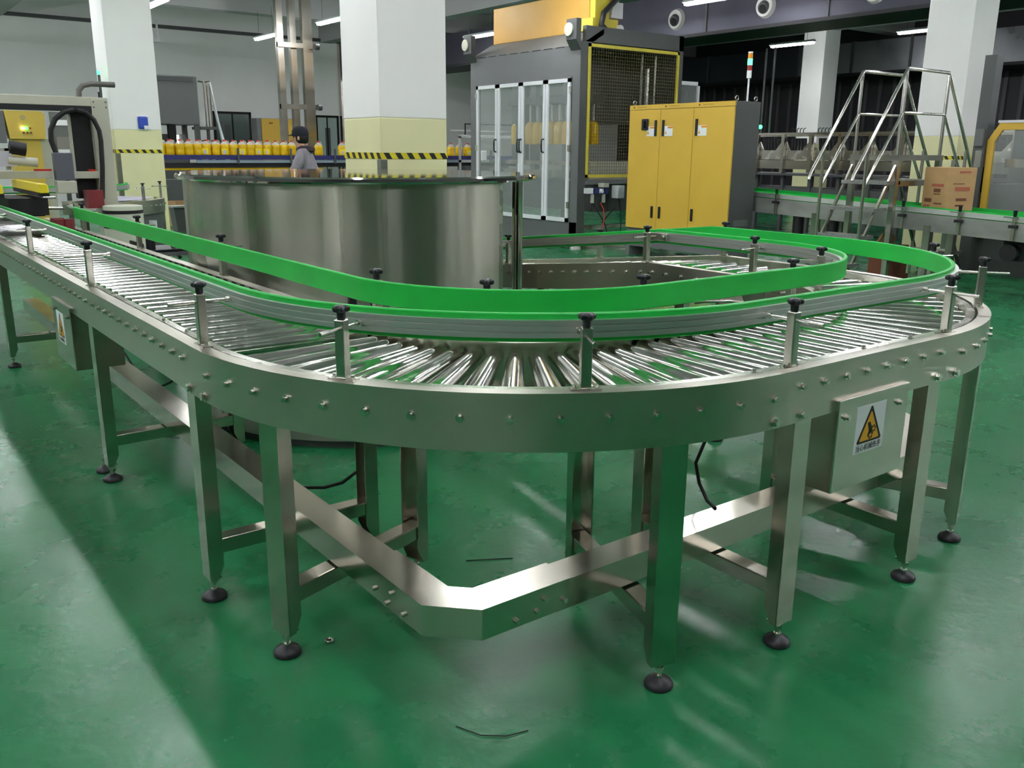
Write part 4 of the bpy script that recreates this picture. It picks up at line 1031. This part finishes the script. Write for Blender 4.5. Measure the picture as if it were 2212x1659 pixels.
for n_, (x0, x1, z1) in enumerate(((6.52, 7.58, 2.43), (9.5, 10.24, 2.41))):
    d_ = root('door_%d' % (n_ + 1), ('wide dark-framed glass door in the back wall right of the hopper', 'dark-framed glass door in the back wall beside the central pillar')[n_], None, ((x0 + x1) / 2, Y1, 0)); d_['kind'] = 'structure'
    f_ = MB(); f_.bx(x0, x0 + .06, Y1 - .05, Y1 + .01, 0, z1).bx(x1 - .06, x1, Y1 - .05, Y1 + .01, 0, z1).bx(x0, x1, Y1 - .05, Y1 + .01, z1 - .06, z1)
    part('door_frame', f_, darkm, d_)
    part('pane', MB().bx(x0 + .06, x1 - .06, Y1 - .03, Y1 - .025, 0, z1 - .06), mat('tinted glass %d' % n_, ((96, 108, 104), (168, 184, 178))[n_], .08, 0, spec=.8), d_)
    part('mullion', MB().bx((x0 + x1) / 2 - .02, (x0 + x1) / 2 + .02, Y1 - .04, Y1, 0, z1 - .06), darkm, d_)
    part('inner_leaf', MB().bx(x0 + .3, x0 + .46, Y1 - .035, Y1 - .03, 0, z1 - .35), greyd, d_)
for (x0, x1, lab) in ((7.12, 7.62, 'ochre control cabinet at the back wall, left of the mast post'), (7.75, 8.15, 'ochre control cabinet with a lit lamp, behind the worker\'s cap')):
    c_ = root('control_cabinet', lab, 'cabinet', ((x0 + x1) / 2, 21.6, 0))
    part('body', MB().bx(x0 - .12, x1, 21.5, 21.9, .2, 2.22), greyp, c_)
    part('door', MB().bx(x0, x1 - .01, 21.47, 21.5, .25, 2.21), mat('ochre coat', (196, 158, 58), .5), c_)
    part('badge', MB().bx(x0 + .2, x0 + .3, 21.465, 21.47, 2.08, 2.12), ink, c_)
    part('plinth', MB().bx(x0 - .1, x1, 21.52, 21.88, 0, .2), greyd, c_)
part('lamp', MB().cyl((7.98, 21.46, 1.86), (7.98, 21.47, 1.86), .03, n=10), whitelit, c_)
pp = MB().bx(10.28, 10.44, 23.2, 23.36, 0, 4.45)
solo('steel_column', pp, steel, 'thin dark steel column on the back wall just left of the central pillar', 'column')
cctv = root('cctv_camera', 'small white camera on a bracket high on the back wall', 'camera', (4.6, 22.5, 4.0))
part('arm', MB().bx(4.95, 4.99, 22.4, 22.44, 4.02, 4.5), lampbody, cctv); part('housing', MB().bx(4.7, 5.0, 22.35, 22.45, 3.98, 4.06), lampbody, cctv)

# ---------------------------------------------------------------- carton sealing machine on the long straight
sm = root('carton_sealer', 'beige gantry carton sealing machine with black column and hoses at the left edge', 'machine', (-.6, 6.6, 0))
part('gantry_beam', MB().bx(-1.75, -.28, 6.45, 6.57, 1.765, 1.835), beige, sm, bevel=.004)
part('belt_under_beam', MB().bx(-1.75, -.28, 6.44, 6.52, 1.725, 1.765), blackm, sm)
part('column', MB().bx(-.28, -.15, 6.45, 6.62, .75, 1.835), beige, sm, bevel=.004)
for (x, z) in ((-.26, 1.80), (-.17, 1.80), (-.26, 1.76), (-.17, 1.76)): part('screw', MB().cyl((x, 6.444, z), (x, 6.45, z), .006, n=8), greyd, sm)
part('black_mast', MB().bx(-.43, -.29, 6.52, 6.62, 1.05, 1.75), blackm, sm)
part('mast_rail', MB().bx(-.445, -.43, 6.5, 6.56, 1.2, 1.7), beige, sm)
part('column', MB().bx(-1.9, -1.75, 6.45, 6.62, .75, 1.835), beige, sm, bevel=.004)
for x in (-.22, -1.82): part('machine_leg', MB().bx(x - .05, x + .05, 6.45, 6.6, 0, .75), greyd, sm)
part('lower_beam', MB().bx(-1.75, -.62, 6.42, 6.5, 1.215, 1.27), beige, sm, bevel=.003)
part('lower_beam', MB().bx(-.47, -.28, 6.42, 6.5, 1.21, 1.265), beige, sm, bevel=.003)
part('red_clamp', MB().bx(-.74, -.62, 6.43, 6.49, 1.27, 1.285).bx(-.35, -.30, 6.43, 6.49, 1.265, 1.28), capr, sm)
part('motor_cover', MB().bx(-.605, -.475, 6.36, 6.46, 1.2, 1.41), mat('slate cover', (88, 90, 100), .5), sm, bevel=.006)
part('gear_box', MB().bx(-.61, -.47, 6.34, 6.46, 1.10, 1.195), beige, sm, bevel=.006)
part('black_hose', MB().tube([(-.58, 6.4, 1.40), (-.605, 6.4, 1.5), (-.60, 6.4, 1.58), (-.56, 6.4, 1.66), (-.49, 6.4, 1.715), (-.42, 6.4, 1.735)], .02), blackm, sm, smooth=60)
part('black_hose', MB().tube([(-.40, 6.4, 1.735), (-.33, 6.4, 1.715), (-.28, 6.4, 1.66), (-.25, 6.4, 1.58), (-.245, 6.4, 1.5), (-.255, 6.4, 1.3), (-.28, 6.4, 1.05)], .019), blackm, sm, smooth=60)
part('upper_hose', MB().tube([(-.33, 6.6, 1.83), (-.325, 6.6, 1.89), (-.29, 6.6, 1.93), (-.23, 6.6, 1.945), (-.05, 6.6, 1.945)], .022), mat('grey hose', (92, 90, 86), .5), sm, smooth=60)
part('aerial', MB().cyl((-.2, 6.5, 1.835), (-.2, 6.5, 1.88), .008, n=8), knobm, sm)
for (x0, x1, ye) in ((-.885, -.83, 5.45), (-1.16, -1.105, 5.45)):
    g_ = part('side_belt_guard', MB().poly([(x0, ye, 1.145), (x1, ye, 1.145), (x1, ye, 1.195), (x1 - .012, ye, 1.207), (x0, ye, 1.207)], (0, 1.15, 0)), mat('bright yellow guard', (238, 214, 44), .4), sm, bevel=.005)
    part('belt_underside', MB().bx(x0 - .005, x1 + .005, ye + .02, ye + 1.1, 1.12, 1.145), blackm, g_)
part('tape_head', MB().bx(-1.05, -.8, 5.7, 6.3, .98, 1.1).cyl((-1.0, 5.9, 1.02), (-.8, 5.9, 1.02), .06, n=12), blackm, sm)
for x in (-.76, -.70): part('red_roller', MB().cyl((x, 5.62, .88), (x, 5.62, .955), .04, n=16), redm, sm, smooth=40)
part('pressure_roller', MB().cyl((-.76, 5.68, .885), (-.76, 5.68, .96), .045, n=16), redm, sm, smooth=40)
part('red_block', MB().bx(-.40, -.28, 6.35, 6.5, .98, 1.12), redm, sm)
part('tape_reel', MB().cyl((-1.06, 6.42, 1.56), (-1.02, 6.4, 1.56), .085, n=24), lampbody, sm, smooth=40)
part('reel_gap', MB().cyl((-1.045, 6.41, 1.56), (-1.035, 6.405, 1.56), .088, n=24), blackm, sm, smooth=40)
part('reel_bracket', MB().bx(-1.2, -.86, 6.42, 6.46, 1.40, 1.44).bx(-.93, -.9, 6.42, 6.46, 1.28, 1.44), beige, sm)
part('head_motor', MB().cyl((-.90, 6.4, 1.45), (-.79, 6.4, 1.43), .05, n=16), blackm, sm, smooth=40)
part('air_cylinder', MB().cyl((-.92, 6.4, 1.35), (-.72, 6.4, 1.335), .035, n=14), beige, sm, smooth=40)
part('paper_guide', MB().poly([(-1.15, 6.38, 1.42), (-.9, 6.38, 1.42), (-.86, 6.38, 1.31), (-1.08, 6.38, 1.30)], (0, .004, 0)), mat('lilac sheet', (188, 186, 200), .5), sm)
for k in range(6): part('infeed_roller', MB().cyl((-1.12, 6.75 + k * .16, .9), (-.7, 6.75 + k * .16, .9), .03, n=14), steelf, sm, smooth=40)
part('bed_plate', MB().bx(-1.2, -.62, 5.72, 8.0, .78, .85), greyd, sm)
part('side_bar', MB().cyl((-1.2, 6.28, 1.075), (-.66, 6.2, 1.075), .012, n=8).cyl((-1.0, 6.2, 1.01), (-.62, 6.05, 1.0), .012, n=8), boltm, sm, smooth=40)
dr = root('vacuum_drum', 'pale drum with two black bands beside the sealing machine', 'drum', (-.1, 6.3, 0))
dc = (-.17, 6.25)
part('drum_body', MB().lathe([(.125, .42), (.145, .46), (.15, .55), (.15, .985), (.148, 1.0), (.13, 1.003)], (dc[0], dc[1], 0), n=32), mat('pale drum', (206, 210, 192), .45), dr, smooth=30)
for z in (.955, .84): part('black_band', MB().cyl((dc[0], dc[1], z - .013), (dc[0], dc[1], z + .013), .1525, n=32), blackm, dr, smooth=30)
part('drum_stand', MB().bx(dc[0] - .14, dc[0] + .14, dc[1] - .14, dc[1] + .14, .0, .42), greyp, dr)
fb_ = root('motor_foot', 'black angle frame with a motor plug beside the inner guard rail', 'bracket', (-.36, 4.6, .8))
part('angle_frame', MB().bx(-.50, -.20, 4.52, 4.55, .80, .815).bx(-.50, -.485, 4.52, 4.8, .80, .86).bx(-.215, -.20, 4.52, 4.8, .80, .86), blackm, fb_)
part('shelf', MB().bx(-.5, -.15, 4.5, 5.0, .775, .798), greyp, fb_); part('shelf_post', MB().bx(-.4, -.3, 4.7, 4.8, 0, .775), greyd, fb_)
part('plug', MB().cyl((-.40, 4.68, .80), (-.40, 4.68, .90), .03, n=12), blackm, fb_, smooth=40)
part('plug_cable', MB().tube([(-.40, 4.68, .9), (-.34, 4.66, .92), (-.30, 4.6, .85), (-.27, 4.5, .76)], .011), blackm, fb_, smooth=60)

# rear control panel, paper holder, curve of the neighbouring line
cpn = root('control_pedestal', 'small yellow control pedestal with a lit green button at the left edge', 'control pedestal', (.28, 13.1, 0))
part('panel_head', MB().poly([(.04, 13.0, 1.94), (.50, 13.0, 1.94), (.545, 13.0, 1.90), (.53, 13.0, 1.56), (.08, 13.0, 1.56)], (0, .25, 0)), mat('dull yellow', (206, 176, 78), .5), cpn)
part('panel_side', MB().bx(-.06, .04, 13.02, 13.25, 1.5, 1.93), greyp, cpn)
part('pedestal', MB().bx(.1, .47, 13.05, 13.3, 0, 1.56), mat('dull yellow', (206, 176, 78), .5), cpn)
part('pedestal_side', MB().bx(.47, .6, 13.08, 13.3, .0, 1.56), beige, cpn)
for (x, z, m_) in ((.25, 1.705, whitelit), (.295, 1.705, greenlit), (.34, 1.705, capr), (.255, 1.645, ink), (.30, 1.645, ink), (.345, 1.645, ink)):
    part('push_button', MB().cyl((x, 12.98, z), (x, 13.0, z), .014, n=12), m_, cpn)
part('emblem', MB().cyl((.27, 12.996, 1.85), (.27, 13.0, 1.85), .035, n=16), mat('grey emblem', (170, 158, 110), .6), cpn)
ph = root('notice_board', 'grey notice board with clipped papers behind the sealing machine', 'board', (.85, 13.4, 0))
part('board', MB().bx(.68, 1.0, 13.4, 13.43, 1.15, 1.95), greyp, ph)
part('sheet', MB().bx(.72, .98, 13.39, 13.4, 1.76, 1.84), paper, ph); part('sheet', MB().bx(.74, .96, 13.39, 13.4, 1.4, 1.6), mat('grey print', (130, 126, 120), .7), ph); part('sheet', MB().bx(.72, .9, 13.385, 13.39, 1.25, 1.42), paper, ph)
part('stand', MB().bx(.8, .86, 13.42, 13.46, 0, 1.2), greyd, ph)
C3 = Vector((0.0, 10.15, 0))
cH = root('curved_conveyor', 'distant curved conveyor with green rail between the left pillar and the sealing machine', 'conveyor', (.8, 9.4, 0))
curve(cH, C3, 1.5 * PI, 2 * PI, [1.5 * PI + rad(4.6 + 5.865 * i) for i in range(15)], bolts=True)
for d in (42, 74): t = 1.5 * PI + rad(d); post(cH, pol(C3, R - .038, t), -pol((0, 0), 1, t))
for d in (20, 70): t = 1.5 * PI + rad(d); legpair(cH, pol(C3, R, t), -pol((0, 0), 1, t))
part('under_cover', MB().sweep([(.03, -.16), (.06, -.16), (.06, -.6), (.03, -.6)], [(Vector((C3.x + R * math.cos(t), C3.y + R * math.sin(t), HC)), Vector((-math.cos(t), -math.sin(t), 0))) for t in [1.5 * PI + rad(20 + 6 * i) for i in range(12)]]), greyd, cH)
part('hazard_sticker', MB().box((.87, 9.255, .60), (.002, .09, .1), rad(50)), paper, cH)
part('plastic_film', MB().poly([(.3, 9.1, .875), (.8, 9.4, .875), (1.05, 9.8, .88), (.6, 9.85, .9), (.2, 9.5, .89)], (0, 0, .004)), lav, cH)
rail('guard_rail', 'short green guard rail on the distant curved conveyor', fr_line((-.6, 10.15 - R), (0, 10.15 - R), (0, 1))[:1] + fr_arc(C3, R, 1.5 * PI, 2 * PI, -1, 20), .4, 1)
bn_ = root('waste_bin', 'grey bin with an orange strap beside the left pillar', 'bin', (3.0, 15.2, 0))
part('bin_body', MB().poly([(2.85, 15.0, 0), (3.1, 15.0, 0), (3.14, 15.0, .42), (2.81, 15.0, .42)], (0, .3, 0)), greyp, bn_); part('bin_rim', MB().bx(2.79, 3.22, 14.98, 15.32, .42, .45), nozz, bn_); part('strap', MB().bx(3.06, 3.09, 14.985, 15.0, .1, .38), orange, bn_)
solo('carton', MB().bx(3.2, 3.75, 16.2, 16.7, .28, .82), carton, 'plain brown carton stacked behind the bin by the left pillar', 'carton', bevel=.006)
solo('pallet', MB().bx(3.1, 3.85, 16.1, 16.8, 0, .1).bx(3.1, 3.2, 16.1, 16.8, .1, .24).bx(3.75, 3.85, 16.1, 16.8, .1, .24).bx(3.1, 3.85, 16.1, 16.8, .24, .28), carton, 'low pallet under the brown carton by the left pillar', 'pallet')
pd = root('pipe_drop', 'thin vertical pipe with a tiny green lamp beside the left pillar', 'pipe', (.62, 11.0, 0))
part('pipe', MB().cyl((.93, 11.3, 0), (.93, 11.3, 2.35), .018, n=8).cyl((.93, 11.3, .4), (.93, 11.3, 1.5), .035, n=8), greyd, pd)
part('lamp', MB().cyl((.93, 11.3, 2.35), (.93, 11.3, 2.40), .02, n=10), greendim, pd)

# ---------------------------------------------------------------- bits on the floor
nut = root('loose_nut', 'loose steel nut on the green floor beside the front left foot', 'nut', (-1.0, .80, 0))
pts = [(-1.015 + .011 * math.cos(a), .84 + .011 * math.sin(a), .006) for a in [2 * PI * i / 12 for i in range(13)]]
part('ring', MB().tube(pts, .005, 6), boltm, nut, smooth=60)
solo('wire_scrap', MB().tube([(-.37, 1.05, .002), (-.32, 1.02, .003), (-.26, .985, .003), (-.22, .965, .002)], .0016, 5), blackm, 'thin dark wire scrap on the green floor under the front curve', 'wire')
solo('wire_scrap', MB().tube([(-.93, .27, .002), (-.90, .20, .003), (-.85, .16, .003), (-.79, .145, .002)], .0014, 5), blackm, 'thin curved wire scrap on the floor in front of the corner bracket', 'wire')
